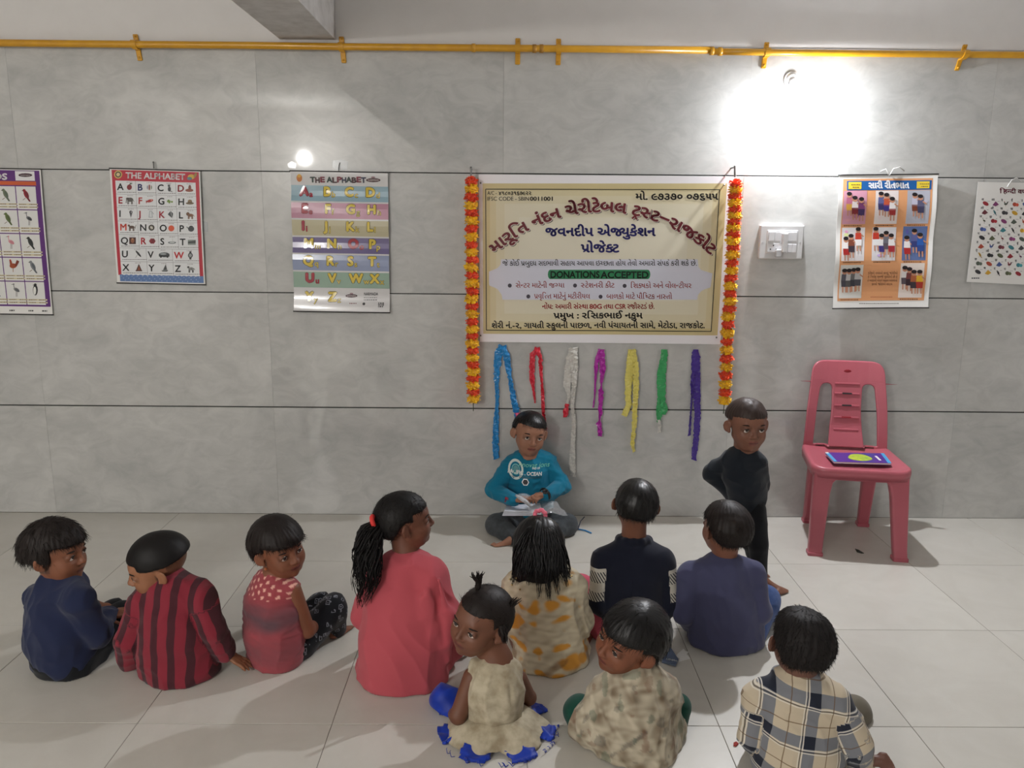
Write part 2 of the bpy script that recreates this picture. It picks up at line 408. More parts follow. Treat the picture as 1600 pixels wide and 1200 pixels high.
for x, y in ((751, 286), (1131, 289), (1119, 527), (751, 524)):
    bm = bmesh.new(); q = W(x, y, YB)-base; cyl(bm, q+[0, .008, 0], q+[0, -.008, 0], .0028, n=8); sph(bm, q+[0, -.008, 0], .0045, 8, 5); link('nail', bm_mesh('nail', bm), root, mat=M_steel)

# --- small picture helpers for the charts (all sizes in px, s = half size)
def quadruped(p, x, y, s, col, kind='', L=4):
    p.ell(x, y, s*.62, s*.34, col, L)
    for k in (-.5, -.3, .3, .48): p.line((x+k*s, y+.1*s), (x+k*s, y+.85*s), s*.16, col, L)
    p.ell(x-.62*s, y-.35*s, s*.26, s*.24, col, L); p.line((x+.6*s, y-.1*s), (x+.85*s, y+.3*s), s*.1, col, L)
    if kind == 'elephant': p.ell(x, y-.12*s, s*.66, s*.46, col, L); p.line((x-.75*s, y-.3*s), (x-.85*s, y+.6*s), s*.16, col, L); p.ell(x-.42*s, y-.3*s, s*.2, s*.28, tuple(int(c*.8) for c in col), L+.3)
    if kind == 'lion': p.ell(x-.58*s, y-.28*s, s*.38, s*.4, tuple(int(c*.65) for c in col), L-.2)
    if kind == 'zebra':
        for k in range(5): p.line((x-.45*s+k*.22*s, y-.3*s), (x-.42*s+k*.22*s, y+.3*s), s*.06, (230, 230, 225), L+.3)
def bird(p, x, y, s, body, wing, pose=0, beak=(60, 50, 40), leg=True, L=4, flip=1):
    f = flip
    if pose == 0:      # perched, slanted
        p.ell(x, y, s*.3, s*.62, body, L, rot=-.45*f); p.ell(x-.3*s*f, y-.55*s, s*.2, s*.2, body, L); p.poly([(x-.45*s*f, y-.62*s), (x-.66*s*f, y-.5*s), (x-.44*s*f, y-.48*s)], beak, L+.3)
        p.ell(x+.1*s*f, y+.05*s, s*.17, s*.5, wing, L+.3, rot=-.5*f); p.poly([(x+.25*s*f, y+.3*s), (x+.62*s*f, y+.95*s), (x+.42*s*f, y+.98*s), (x+.05*s*f, y+.5*s)], wing, L+.2)
        if leg: p.line((x-.1*s, y+.5*s), (x-.45*s*f, y+.75*s), s*.07, (110, 90, 70), L)
    if pose == 1:      # wader
        p.ell(x+.1*s, y, s*.42, s*.24, body, L, rot=.5); p.ell(x+.2*s, y+.08*s, s*.36, s*.17, wing, L+.3, rot=.6)
        p.line((x-.15*s, y-.05*s), (x-.3*s, y-.7*s), s*.1, body, L); p.ell(x-.28*s, y-.75*s, s*.13, s*.1, body, L); p.line((x-.3*s, y-.75*s), (x-.6*s, y-.7*s), s*.05, beak, L+.2)
        for k in (.05, .2): p.line((x+k*s, y+.2*s), (x+k*s, y+.95*s), s*.05, (90, 80, 80), L)
    if pose == 2:      # cock
        p.ell(x, y, s*.48, s*.34, body, L); p.poly([(x-.4*s, y), (x-.5*s, y-.75*s), (x-.2*s, y-.7*s), (x-.05*s, y-.1*s)], body, L); p.poly([(x+.2*s, y), (x+.5*s, y-.8*s), (x+.85*s, y-.6*s), (x+.5*s, y+.1*s)], wing, L+.2)
        p.ell(x-.38*s, y-.78*s, s*.12, s*.1, (190, 30, 30), L+.3); p.line((x, y+.3*s), (x, y+.85*s), s*.08, (150, 110, 50), L)
    if pose == 3:      # penguin
        p.ell(x, y, s*.34, s*.75, wing, L); p.ell(x-.08*s, y+.1*s, s*.2, s*.56, (235, 235, 230), L+.3); p.ell(x, y-.7*s, s*.2, s*.2, wing, L); p.poly([(x-.15*s, y-.75*s), (x-.4*s, y-.66*s), (x-.14*s, y-.62*s)], beak, L+.3)
def scribble(p, x0, x1, y, col=(120, 115, 115), L=4, h=1.):
    x = x0
    while x < x1-1:
        w_ = random.uniform(1.2, 3.2); p.poly([(x, y), (min(x+w_, x1), y), (min(x+w_, x1), y+h), (x, y+h)], col, L); x += w_+.8

# --- birds chart
cor = [(-82, 262), (63, 264.5), (82, 492), (-52, 490)]
pw = lambda x, z: .002*math.sin(z*8+2)+.001*math.sin(x*11)
root, base = sheet('birds_chart', cor, -.014, pw, 'purple bordered birds chart at the left edge of the wall', 'poster', M_paper, 'charts hung on the tiled wall')
p = Print(-.014, pw); m = quv(cor); R4 = lambda u0, v0, u1, v1: (m(u0, v0), m(u1, v0), m(u1, v1), m(u0, v1))
p.quad(*R4(.02, .01, .985, .945), (92, 34, 120), 1); p.quad(*R4(.02, .085, .94, .112), (206, 92, 44), 2)
p.text('BIRDS', *m(.3, .078), 13.5, (236, 232, 236), 3, x1=m(.63, .07)[0], bold=.04)
p.quad(*R4(.72, .015, .93, .08), (232, 230, 232), 2); p.ell(*m(.83, .042), 11, 3, (70, 40, 52), 3)
p.text('NARMADA', m(.83, .049)[0], m(.83, .049)[1], 3.2, (225, 215, 215), 4, anchor='c', bold=.02)
ci = 0
bp = [[(0, (120, 128, 124), (100, 106, 102)), (1, (150, 110, 60), (120, 80, 50)), (0, (110, 120, 96), (92, 104, 90)), (0, (150, 26, 40), (110, 20, 36))],
      [(2, (120, 80, 40), (90, 50, 20)), (1, (180, 180, 180), (90, 90, 90)), (0, (96, 112, 60), (80, 96, 50)), (1, (120, 122, 126), (60, 62, 66))],
      [(0, (60, 120, 60), (40, 90, 60)), (3, (60, 60, 60), (40, 40, 40)), (1, (214, 150, 158), (196, 130, 140)), (0, (50, 54, 52), (36, 40, 40))],
      [(0, (80, 60, 50), (60, 50, 40)), (1, (90, 90, 140), (60, 60, 120)), (2, (160, 72, 34), (120, 44, 22)), (0, (128, 132, 136), (92, 98, 104))],
      [(1, (90, 80, 70), (70, 60, 50)), (0, (40, 40, 46), (30, 30, 34)), (1, (130, 130, 132), (90, 92, 96)), (3, (60, 60, 64), (30, 32, 36))]]
for r in range(5):
    for c in range(4):
        u0, u1 = .04+.225*c, .04+.225*c+.215; v0, v1 = .12+.164*r, .12+.164*r+.157
        p.quad(*R4(u0, v0, u1, v1), (226, 226, 224), 2)
        x, y = m((u0+u1)/2, v0+.055); k = bp[r][c]; bird(p, x, y, 11.5, k[1], k[2], k[0], flip=1)
        for q in range(2):
            X0, Y0 = m(u0+.015, v0+.118+.019*q); X1, _ = m(u1-.012, v0); p.quad((X0, Y0), (X0+30, Y0+.3), (X0+30, Y0+2.6), (X0, Y0+2.3), (214, 204, 168), 3)
            scribble(p, X0+1, X0+13, Y0+.7, (96, 70, 76), 4.2); scribble(p, X0+17, X0+29, Y0+.9, (96, 70, 76), 4.2)
for u in (.25, .5, .72, .88): X, Y = m(u, .97); scribble(p, X, X+8, Y, (60, 60, 60), 3, 2)
p.build('printing', root, M_print, base)

# --- red alphabet chart
cor = [(171, 263), (312.5, 267), (320.5, 445), (183, 442)]
root, base = sheet('alphabet_chart', cor, -.014, pw, 'red bordered alphabet chart with a picture beside each letter', 'poster', M_paper, 'charts hung on the tiled wall')
p = Print(-.014, pw); m = quv(cor)
p.quad(*R4(.02, .012, .985, .93), (184, 20, 48), 1); p.quad(*R4(.055, .105, .945, .93), (226, 228, 230), 2); p.quad(*R4(.035, .925, .985, .985), (92, 124, 176), 2)
x, y = m(.17, .082); p.text('THE ALPHABET', x, y, 13.2, (240, 234, 236), 3, x1=m(.83, .08)[0], bold=.03, slope=.028)
p.ell(*m(.09, .052), 6.4, 6.4, (206, 176, 96), 2); p.ell(*m(.09, .052), 4.6, 4.6, (40, 32, 40), 3); p.ell(*m(.09, .052), 3, 3, (214, 190, 140), 3.5)
p.ell(*m(.9, .055), 5.5, 4, (204, 168, 60), 2); p.ell(*m(.945, .04), 2, 4.5, (150, 120, 50), 2.4, rot=.4); p.ell(*m(.88, .07), 4, 2.4, (80, 130, 140), 2.3)
grid = ['ABCD', 'EFGH', 'IJKL', 'MNOP', 'QRST', 'UVW', 'XYZ']
LC = dict(B=(36, 42, 110), D=(168, 24, 40), E=(170, 24, 40), F=(196, 70, 70), J=(168, 24, 50), K=(176, 24, 50), M=(214, 62, 34), R=(200, 20, 44), W=(196, 24, 34), A=(20, 18, 22))
def pic(p, ch, x, y, s):
    e = lambda *a, **k: p.ell(*a, **k)
    if ch == 'A': e(x, y+.1*s, .62*s, .68*s, (128, 22, 32), 4); p.line((x, y-.5*s), (x+.3*s, y-.95*s), .16*s, (70, 60, 40), 4); e(x+.45*s, y-.75*s, .3*s, .12*s, (60, 90, 50), 4, rot=-.4)
    elif ch == 'B': e(x, y, .7*s, .72*s, (214, 208, 206), 4); e(x, y, .2*s, .7*s, (130, 50, 44), 4.4); e(x-.48*s, y, .1*s, .5*s, (90, 110, 150), 4.4); e(x+.5*s, y, .1*s, .48*s, (80, 120, 80), 4.4)
    elif ch == 'C': e(x, y+.3*s, .38*s, .6*s, (60, 62, 66), 4); e(x-.1*s, y-.5*s, .3*s, .27*s, (60, 62, 66), 4); p.poly([(x-.36*s, y-.6*s), (x-.34*s, y-1*s), (x-.12*s, y-.72*s)], (60, 62, 66), 4); p.poly([(x+.16*s, y-.6*s), (x+.16*s, y-1*s), (x-.06*s, y-.72*s)], (60, 62, 66), 4); p.line((x+.2*s, y+.8*s), (x+.75*s, y+.9*s), .15*s, (60, 62, 66), 4)
    elif ch == 'D': e(x, y+.45*s, 1*s, .4*s, (140, 74, 54), 4); e(x+.1*s, y-.2*s, .36*s, .5*s, (128, 62, 48), 4); e(x+.1*s, y-.6*s, .26*s, .26*s, (110, 52, 40), 4.2)
    elif ch == 'E': quadruped(p, x, y, s*1.15, (92, 88, 84), 'elephant')
    elif ch == 'F': e(x, y, .8*s, .36*s, (176, 52, 48), 4, rot=-.25); p.poly([(x-.6*s, y+.1*s), (x-1.05*s, y-.1*s), (x-.95*s, y+.7*s)], (160, 40, 40), 4); e(x+.35*s, y-.15*s, .16*s, .24*s, (214, 140, 130), 4.4)
    elif ch == 'G':
        for k in range(8): e(x+random.uniform(-.6, .6)*s, y+random.uniform(-.2, .45)*s, .24*s, .24*s, random.choice([(120, 148, 60), (92, 124, 48), (150, 170, 84)]), 4+k*.1)
    elif ch == 'H': e(x, y+.35*s, 1*s, .3*s, (112, 92, 62), 4); e(x, y-.1*s, .55*s, .45*s, (132, 108, 74), 4.2); p.line((x-.5*s, y+.15*s), (x+.5*s, y+.15*s), .14*s, (60, 46, 34), 4.4)
    elif ch == 'I': p.poly([(x-.3*s, y), (x+.3*s, y), (x, y+1*s)], (92, 92, 96), 4); e(x, y-.35*s, .4*s, .45*s, (54, 52, 58), 4); e(x+.1*s, y-.4*s, .14*s, .3*s, (160, 160, 164), 4.4)
    elif ch == 'J': p.poly([(x-.35*s, y-.8*s), (x+.3*s, y-.8*s), (x+.5*s, y+.8*s), (x-.5*s, y+.8*s)], (150, 158, 164), 4); p.poly([(x-.25*s, y-.68*s), (x+.2*s, y-.68*s), (x+.36*s, y+.68*s), (x-.36*s, y+.68*s)], (218, 222, 224), 4.3); p.line((x+.35*s, y-.5*s), (x+.72*s, y), .12*s, (150, 158, 164), 4)
    elif ch == 'K': p.poly([(x, y-.95*s), (x+.6*s, y-.3*s), (x+.35*s, y+.85*s), (x-.7*s, y-.1*s)], (64, 70, 74), 4); p.line((x, y-.9*s), (x+.35*s, y+.85*s), .08*s, (200, 200, 200), 4.3)
    elif ch == 'L': quadruped(p, x, y, s*1.1, (124, 84, 56), 'lion')
    elif ch == 'M': quadruped(p, x, y, s*1.1, (92, 72, 60)); p.line((x+.8*s, y+.3*s), (x+1.1*s, y-.6*s), .1*s, (92, 72, 60), 4)
    elif ch == 'N': e(x, y, .75*s, .75*s, (58, 54, 46), 4); e(x, y, .42*s, .5*s, (130, 124, 110), 4.3); e(x-.12*s, y-.1*s, .18*s, .24*s, (206, 204, 196), 4.5); e(x+.16*s, y+.1*s, .18*s, .24*s, (206, 204, 196), 4.5)
    elif ch == 'O': e(x, y+.05*s, .74*s, .74*s, (212, 82, 44), 4)
    elif ch == 'P': e(x, y+.05*s, .75*s, .7*s, (56, 60, 64), 4); p.line((x-.6*s, y), (x-1.1*s, y-.45*s), .18*s, (56, 60, 64), 4); e(x, y-.6*s, .4*s, .12*s, (34, 36, 38), 4.3)
    elif ch == 'Q': p.rect(x-.8*s, y-.8*s, x+.8*s, y+.85*s, (72, 34, 26), 4); e(x, y, .45*s, .6*s, (150, 88, 56), 4.3); e(x, y-.4*s, .24*s, .2*s, (186, 140, 104), 4.5)
    elif ch == 'R':
        for k in range(6): e(x+.4*s*math.cos(k*1.05), y+.35*s*math.sin(k*1.05), .38*s, .36*s, random.choice([(138, 22, 38), (116, 14, 32)]), 4+k*.1)
    elif ch == 'S': e(x, y+.25*s, 1*s, .3*s, (104, 112, 116), 4); e(x, y+.2*s, .7*s, .2*s, (196, 200, 200), 4.3); e(x+.1*s, y-.45*s, .1*s, .4*s, (210, 212, 210), 4.2)
    elif ch == 'T': p.rect(x-.95*s, y-.55*s, x+.95*s, y+.7*s, (134, 142, 136), 4); p.poly([(x-.95*s, y-.1*s), (x+.95*s, y-.4*s), (x+.95*s, y+.3*s), (x-.95*s, y+.35*s)], (58, 64, 62), 4.4)
    elif ch == 'U': e(x+.1*s, y-.1*s, .24*s, 1.05*s, (44, 46, 50), 4, rot=-.7); p.line((x+.3*s, y-.5*s), (x-.6*s, y+.9*s), .07*s, (90, 90, 90), 4)
    elif ch == 'V': e(x, y, 1.35*s, .6*s, (60, 64, 66), 4); p.rect(x-1.3*s, y, x+1.3*s, y+.45*s, (48, 52, 54), 4.2); e(x-.2*s, y-.2*s, .8*s, .24*s, (150, 156, 158), 4.4); e(x-.8*s, y+.5*s, .24*s, .24*s, (20, 20, 20), 4.6); e(x+.8*s, y+.5*s, .24*s, .24*s, (20, 20, 20), 4.6)
    elif ch == 'W': p.line((x, y-1*s), (x, y+1*s), .5*s, (50, 48, 46), 4); e(x, y, .6*s, .66*s, (54, 58, 60), 4.3); e(x, y, .38*s, .42*s, (150, 154, 154), 4.6)
    elif ch == 'X': p.poly([(x, y-.95*s), (x+.7*s, y+.7*s), (x-.7*s, y+.7*s)], (70, 40, 34), 4); p.poly([(x, y-.5*s), (x+.4*s, y+.6*s), (x-.3*s, y+.6*s)], (150, 76, 46), 4.4); p.rect(x-.8*s, y+.65*s, x+.8*s, y+.9*s, (90, 60, 50), 4.3)
    elif ch == 'Y': p.poly([(x+.2*s, y-1*s), (x+.5*s, y+.4*s), (x-.5*s, y+.5*s)], (70, 74, 74), 4); p.poly([(x-.9*s, y+.55*s), (x+.8*s, y+.45*s), (x+.5*s, y+.85*s), (x-.6*s, y+.85*s)], (100, 104, 104), 4.3)
    elif ch == 'Z': quadruped(p, x, y, s*1.1, (58, 58, 60), 'zebra')
for r, row in enumerate(grid):
    n = len(row); v0 = .105+.1175*r
    if r: p.line(m(.055, v0), m(.945, v0), .5, (150, 146, 150), 3)
    for c, ch in enumerate(row):
        u0 = .055+.89*c/n; du = .89/n
        if c: p.line(m(u0, v0), m(u0, v0+.1175), .5, (150, 146, 150), 3)
        x, y = m(u0+.015, v0+.082); p.text(ch, x, y, 14.5, LC.get(ch, (22, 24, 30)), 4, bold=.025)
        x, y = m(u0+du*.68, v0+.052); pic(p, ch, x, y, 6.4)
        x, y = m(u0+.02, v0+.1); scribble(p, x, x+du*128, y, (110, 100, 104), 4, .9); x, y = m(u0+du*.55, v0+.01); scribble(p, x, x+9, y, (150, 140, 140), 4, .8)
for k in range(46): x, y = m(.05+.0197*k, .935+.018*(k % 3)); p.poly([(x, y), (x+1.4, y), (x+1.4, y+1.4), (x, y+1.4)], (150, 172, 206), 3)
p.build('printing', root, M_print, base)

# --- pastel alphabet chart
cor = [(454, 267), (606, 270), (609, 488.5), (460, 486)]
gw = lambda x, z: .006*math.sin(z*26+x*2)+.002*math.sin(z*47)+.004*math.sin(x*5)
root, base = sheet('alphabet_chart', cor, -.024, gw, 'glossy alphabet chart with yellow letters on pastel bands', 'poster', M_paperg, 'charts hung on the tiled wall', edge_n=(26, 90))
p = Print(-.024, gw, .0007); m = quv(cor)
for k, cl in enumerate([(148, 178, 192), (190, 136, 158), (188, 180, 148), (112, 102, 146), (142, 154, 186), (146, 174, 156)]): p.quad(*R4(.0, .1+.1235*k, 1, .1+.1235*k+.112), cl, 1)
x, y = m(.2, .078); tt = 'THE ALPHABET'; xx = x
for k, ch in enumerate(tt):
    if ch != ' ': p.text(ch, xx, y+(k % 2)*.8, 11.5, [(40, 60, 60), (70, 40, 50), (120, 30, 56), (36, 36, 70)][k % 4], 3, x1=xx+7.8, bold=.05)
    xx += 7.6 if ch != ' ' else 3.5
p.ell(*m(.09, .05), 4.5, 6, (196, 116, 40), 2); p.ell(*m(.09, .035), 2.8, 2.8, (226, 170, 60), 3)
def logo(x, y, s): p.ell(x, y, s, s*.28, (66, 34, 44), 2); p.text('NARMADA', x, y+s*.1, s*.3, (214, 200, 200), 3, anchor='c', bold=.02); p.ell(x, y-s*.38, s*.3, s*.12, (150, 120, 126), 2)
logo(*m(.85, .055), 11.5)
rws = ['ABCD', 'EFGH', 'IJKL', 'MNOP', 'QRST', 'UVWX', 'YZ']
us = [.09, .33, .55, .765]
for r, row in enumerate(rws):
    for c, ch in enumerate(row):
        x, y = m(us[c]+.01*(r % 2)+.005*r, .173+.1235*r+(.01 if r == 6 else 0)); v_ = ch in 'AEIOU'
        cl = (164, 20, 48) if v_ else (216, 190, 62)
        p.text(ch, x, y, 19.5, cl, 3, bold=.06, outline=((110, 16, 40) if v_ else (52, 42, 22), .035))
        ww = layout(ch)[1]*19.5+1.6
        p.text(ch.lower(), x+ww, y+2.2, 12.5, cl if v_ else (206, 186, 84), 3, bold=.025, outline=((110, 16, 40) if v_ else (60, 50, 34), .03))
logo(*m(.6, .885), 9.5); x, y = m(.73, .88); p.text('NARMADA', x, y, 6.4, (70, 70, 74), 2, x1=x+22, bold=.02); scribble(p, x, x+21, y+3, (110, 110, 112), 2, 1.1); scribble(p, x, x+21, y+6.5, (60, 60, 60), 2, 1.1)
x, y = m(.58, .935); scribble(p, x, x+11, y, (120, 40, 50), 2, 1.4); x, y = m(.9, .93)
for k in range(3): scribble(p, x-3, x+6, y+k*2.6, (50, 50, 54), 2, 1.7)
p.ell(*m(.73, .94), 2.2, 2.2, (60, 60, 60), 2)
p.build('printing', root, M_printg, base)

# --- good manners chart
cor = [(1311, 273.5), (1465, 272), (1448.5, 480.5), (1301, 482)]
mw = lambda x, z: .004*math.sin(z*22+x*1.5)+.018*max(0, (x-2.0)/.12)**2*.35+.003*math.sin(x*9)
root, base = sheet('good_manners_chart', cor, -.016, mw, 'orange good manners chart with eight cartoon scenes and a blue Gujarati title', 'poster', M_paper, 'charts hung on the tiled wall', edge_n=(24, 60))
p = Print(-.016, mw, .0006); m = quv(cor)
p.quad(*R4(.045, .03, .955, .945), (222, 160, 112), 1); p.quad(*R4(.085, .045, .945, .115), (24, 92, 160), 2)
for u0, u1 in ((.1, .235), (.8, .925)): p.quad(*R4(u0, .053, u1, .106), (226, 198, 60), 3); x, y = m(u0+.03, .07); scribble(p, x, x+14, y, (96, 84, 60), 4, 1.1); scribble(p, x+2, x+12, y+4, (96, 84, 60), 4, 1.1)
x, y = m(.31, .1); p.text('સારી રીતભાત', x, y, 13.5, (238, 240, 246), 3, x1=m(.725, .1)[0], bold=.05)
def kid(p, x, y, s, top, bot, face=(196, 140, 112), L=4):
    p.poly([(x-.28*s, y-.15*s), (x+.28*s, y-.15*s), (x+.34*s, y+.6*s), (x-.34*s, y+.6*s)], top, L); p.poly([(x-.34*s, y+.5*s), (x+.34*s, y+.5*s), (x+.3*s, y+1.15*s), (x-.3*s, y+1.15*s)], bot, L+.1)
    p.ell(x, y-.38*s, .25*s, .28*s, face, L+.3); p.ell(x, y-.52*s, .27*s, .2*s, (34, 28, 32), L+.5)
    p.line((x+.2*s, y), (x+.55*s, y+.25*s), .13*s, face, L+.2)
    for k in (-.16, .16): p.line((x+k*s, y+1.1*s), (x+k*s, y+1.7*s), .13*s, face, L+.1)
scenes = [((.055, .12, .295, .37), (206, 150, 170), [(.25, .3, (190, 110, 140), (222, 170, 70)), (.5, .45, (230, 220, 220), (120, 30, 40)), (.78, .5, (120, 60, 110), (60, 40, 90))]),
          ((.385, .12, .62, .37), (226, 216, 214), [(.25, .3, (96, 100, 150), (60, 56, 110)), (.5, .35, (200, 90, 60), (60, 50, 130)), (.75, .5, (236, 232, 232), (150, 40, 40))]),
          ((.71, .12, .935, .37), (176, 178, 190), [(.35, .35, (190, 190, 210), (120, 60, 40)), (.6, .42, (90, 90, 120), (60, 60, 90))]),
          ((.06, .395, .3, .645), (228, 224, 226), [(.2, .6, (236, 232, 232), (170, 40, 40)), (.42, .5, (130, 70, 50), (60, 50, 60)), (.72, .25, (206, 70, 50), (236, 234, 234))]),
          ((.38, .395, .625, .645), (222, 220, 224), [(.15, .25, (200, 60, 40), (230, 230, 230)), (.42, .5, (230, 228, 228), (60, 50, 120)), (.6, .4, (110, 110, 120), (90, 80, 90)), (.82, .5, (230, 228, 228), (160, 40, 50))]),
          ((.695, .39, .935, .645), (92, 112, 160), [(.2, .6, (232, 228, 228), (170, 40, 40)), (.5, .35, (90, 96, 150), (50, 60, 120)), (.75, .5, (40, 90, 170), (40, 70, 140))]),
          ((.06, .675, .3, .925), (216, 214, 208), [(.2, .4, (90, 90, 100), (70, 70, 80)), (.4, .4, (200, 200, 200), (90, 90, 90)), (.6, .38, (110, 110, 110), (60, 60, 70)), (.78, .36, (190, 190, 190), (80, 80, 90))]),
          ((.69, .665, .93, .925), (228, 216, 208), [(.2, .35, (230, 226, 226), (90, 80, 90)), (.4, .4, (120, 60, 60), (60, 40, 50)), (.6, .5, (180, 100, 60), (60, 50, 60)), (.84, .5, (226, 180, 50), (170, 50, 40))])]
for (u0, v0, u1, v1), bg, ks in scenes:
    p.quad(*R4(u0, v0, u1, v1), bg, 2)
    for _ in range(4):
        a, b = random.random()*.7, random.random()*.8; X, Y = m(u0+(u1-u0)*(a+.15), v0+(v1-v0)*(b+.1)); p.ell(X, Y, random.uniform(2, 5), random.uniform(2, 4), tuple(min(255, int(c*random.uniform(.75, 1.08))) for c in bg), 3+random.random()*.3)
    for i, (a, b, t_, bt) in enumerate(ks): X, Y = m(u0+(u1-u0)*a, v0+(v1-v0)*(b*.8)); kid(p, X, Y, 15.5, t_, bt, L=4+i*.8)
    X, Y = m(u0+.02, v1+.008); scribble(p, X, X+28, Y, (96, 66, 46), 3, 1.3)
for k, t_ in enumerate(['દરેકને નમસ્તે કરવું જોઈએ', 'તે વિવેક સમજે વૃદ્ધોનો છે તે', 'તે આદરની પોતાને સહાય આપવાનો', 'કરવો જોઇએ સદાય']):
    x, y = m(.355+.05*(k == 3), .745+.028*k); p.text(t_, x, y, 5.2, (92, 52, 40), 3, x1=m(.66-.05*(k == 3), .7)[0])
x, y = m(.4, .915); scribble(p, x, x+34, y, (170, 90, 60), 3, 1.2); x, y = m(.28, .962); scribble(p, x, x+62, y, (110, 106, 100), 2, 1.2)
p.build('printing', root, M_print, base)

# --- hindi letters chart
cor = [(1528.5, 284), (1660, 287), (1645, 447), (1510.5, 440.5)]
root, base = sheet('hindi_letters_chart', cor, -.014, pw, 'white Hindi letters chart with rows of tiny pictures at the right edge', 'poster', M_paper, 'charts hung on the tiled wall', rods=False)
p = Print(-.014, pw); m = quv(cor)
x, y = m(.27, .108); p.text('हिन्दी वर्णमाला', x, y, 9.5, (120, 26, 56), 2, x1=m(.75, .1)[0], bold=.03, slope=.02)
hl = 'अआइईउऊएऐओऔकखगघचछजझटठडढणतथदधनपफबभमयरलवशषसह'
pc = [(150, 40, 50), (206, 160, 50), (110, 50, 60), (80, 90, 80), (90, 96, 70), (60, 60, 64), (70, 90, 150), (130, 60, 110), (40, 40, 44), (60, 130, 140), (170, 70, 50)]
k = 0
for r in range(9):
    for c in range(8):
        x, y = m(.06+.118*c, .185+.085*r); p.text(hl[k % len(hl)], x, y, 5, (50, 46, 50), 2, bold=.02)
        x, y = m(.115+.118*c, .215+.085*r); col = pc[(k*7+r) % len(pc)]; q = (k*5+r) % 4
        if q == 0: p.ell(x, y, 5, 3, col, 2, rot=.5)
        elif q == 1: p.poly([(x-5, y+2), (x, y-4), (x+5, y+1), (x, y+4)], col, 2)
        elif q == 2: bird(p, x, y, 5, col, tuple(int(v*.7) for v in col), k % 3, L=2)
        else: p.ell(x-1.5, y, 3.2, 3.2, col, 2); p.ell(x+2.5, y+.6, 2.6, 2.6, tuple(min(255, int(v*1.2)) for v in col), 2.3)
        scribble(p, x+3, x+7, y-4, (150, 146, 146), 2, .7); k += 1
x, y = m(.05, .955); scribble(p, x, x+12, y, (50, 60, 70), 2, 1.8)
p.build('printing', root, M_print, base)

# --- threads, hooks and tape
def wire(name, pts, r, m, label, cat, group=None):
    base = np.array(pts[-1]); v, f = tube([np.array(q)-base for q in pts], r, 6)
    return tag(link(name, mesh(name, v, f), None, base, m, True), label, cat, group)
WP = lambda x, y, o=.012: W(x, y, -o)
wire('wall_hook', [WP(239, 254, .001), WP(239.5, 253, .014), WP(240, 258, .018), WP(240.5, 263, .016)], .003, M_steel, 'small steel hook above the red alphabet chart', 'hook')
wire('hanging_thread', [WP(531, 254, .004), WP(529.5, 259, .01), WP(529, 268, .02)], .0018, M_rod, 'short dark thread above the pastel alphabet chart', 'thread')
wire('hanging_thread', [WP(1376, 268, .006), WP(1384, 264, .012), WP(1389, 275, .02), WP(1396, 264, .014), WP(1406, 261, .01), WP(1413, 267, .006)], .0026, M_thread, 'white looped thread holding the orange chart', 'thread')
wire('hanging_thread', [WP(1574, 292, .018), WP(1581, 281, .012), WP(1588, 278, .01), WP(1596, 284, .016)], .0026, M_thread, 'white thread above the Hindi letters chart', 'thread')
def tape(cs, label):
    base = W(*cs[0], -.001); V = [W(x, y, -.0014)-base for x, y in cs]+[W(x, y, -.0006)-base for x, y in cs]; n = len(cs)
    F = [tuple(range(n))[::-1], tuple(range(n, 2*n))]+[(i, (i+1) % n, (i+1) % n+n, i+n) for i in range(n)]
    tag(link('clear_tape', mesh('clear_tape', V, F), None, base, M_tape), label, 'tape', 'bits of clear tape')
tape([(520, 251), (534, 249.5), (544, 253), (543, 265), (528, 266), (519, 262)], 'crumpled clear tape above the middle of the pastel chart')
tape([(449, 256), (456, 252), (463, 256), (462, 263), (451, 262)], 'bit of clear tape above the pastel chart, left corner')
tape([(316, 345), (324, 347), (325, 362), (318, 362)], 'bit of clear tape beside the red alphabet chart')
# ------------------------------------------------------------------ gas pipe
M_pipe = mat('yellow_pipe_paint', (214, 158, 30), .35, mottle=(14, .35, (176, 120, 34)), coat=.2)
M_brass = mat('brass_fitting', (176, 128, 50), .4, metal=.4)
pb = W(0, 67, -.035); pipe = empty('gas_pipe', pb, 'long yellow painted gas pipe running along the top of the tiled wall', 'pipe')
pp = [(-200, 65), (0, 67), (210, 69.3), (400, 71), (533, 73), (809, 75.5), (1112, 78.5)]
def pipe_seg(pts, r=.0165):
    v, f = tube([W(x, y, -.035)-pb for x, y in pts], r, 14); link('pipe_run', mesh('pipe_run', v, f), pipe, mat=M_pipe, smooth=True)
pipe_seg(pp); pipe_seg([(1112, 80.5), (1200, 81.8), (1400, 84.2), (1600, 86), (1800, 88)], .0155)
for x, y in ((740, 74.8), (835, 76), (846, 76), (1112, 79.5), (1125, 80.5)):
    v, f = tube([W(x-3, y, -.035)-pb, W(x+3, y+.03, -.035)-pb], .0195, 12); link('coupling', mesh('coupling', v, f), pipe, mat=M_brass if x in (835, 846) else M_pipe, smooth=True)
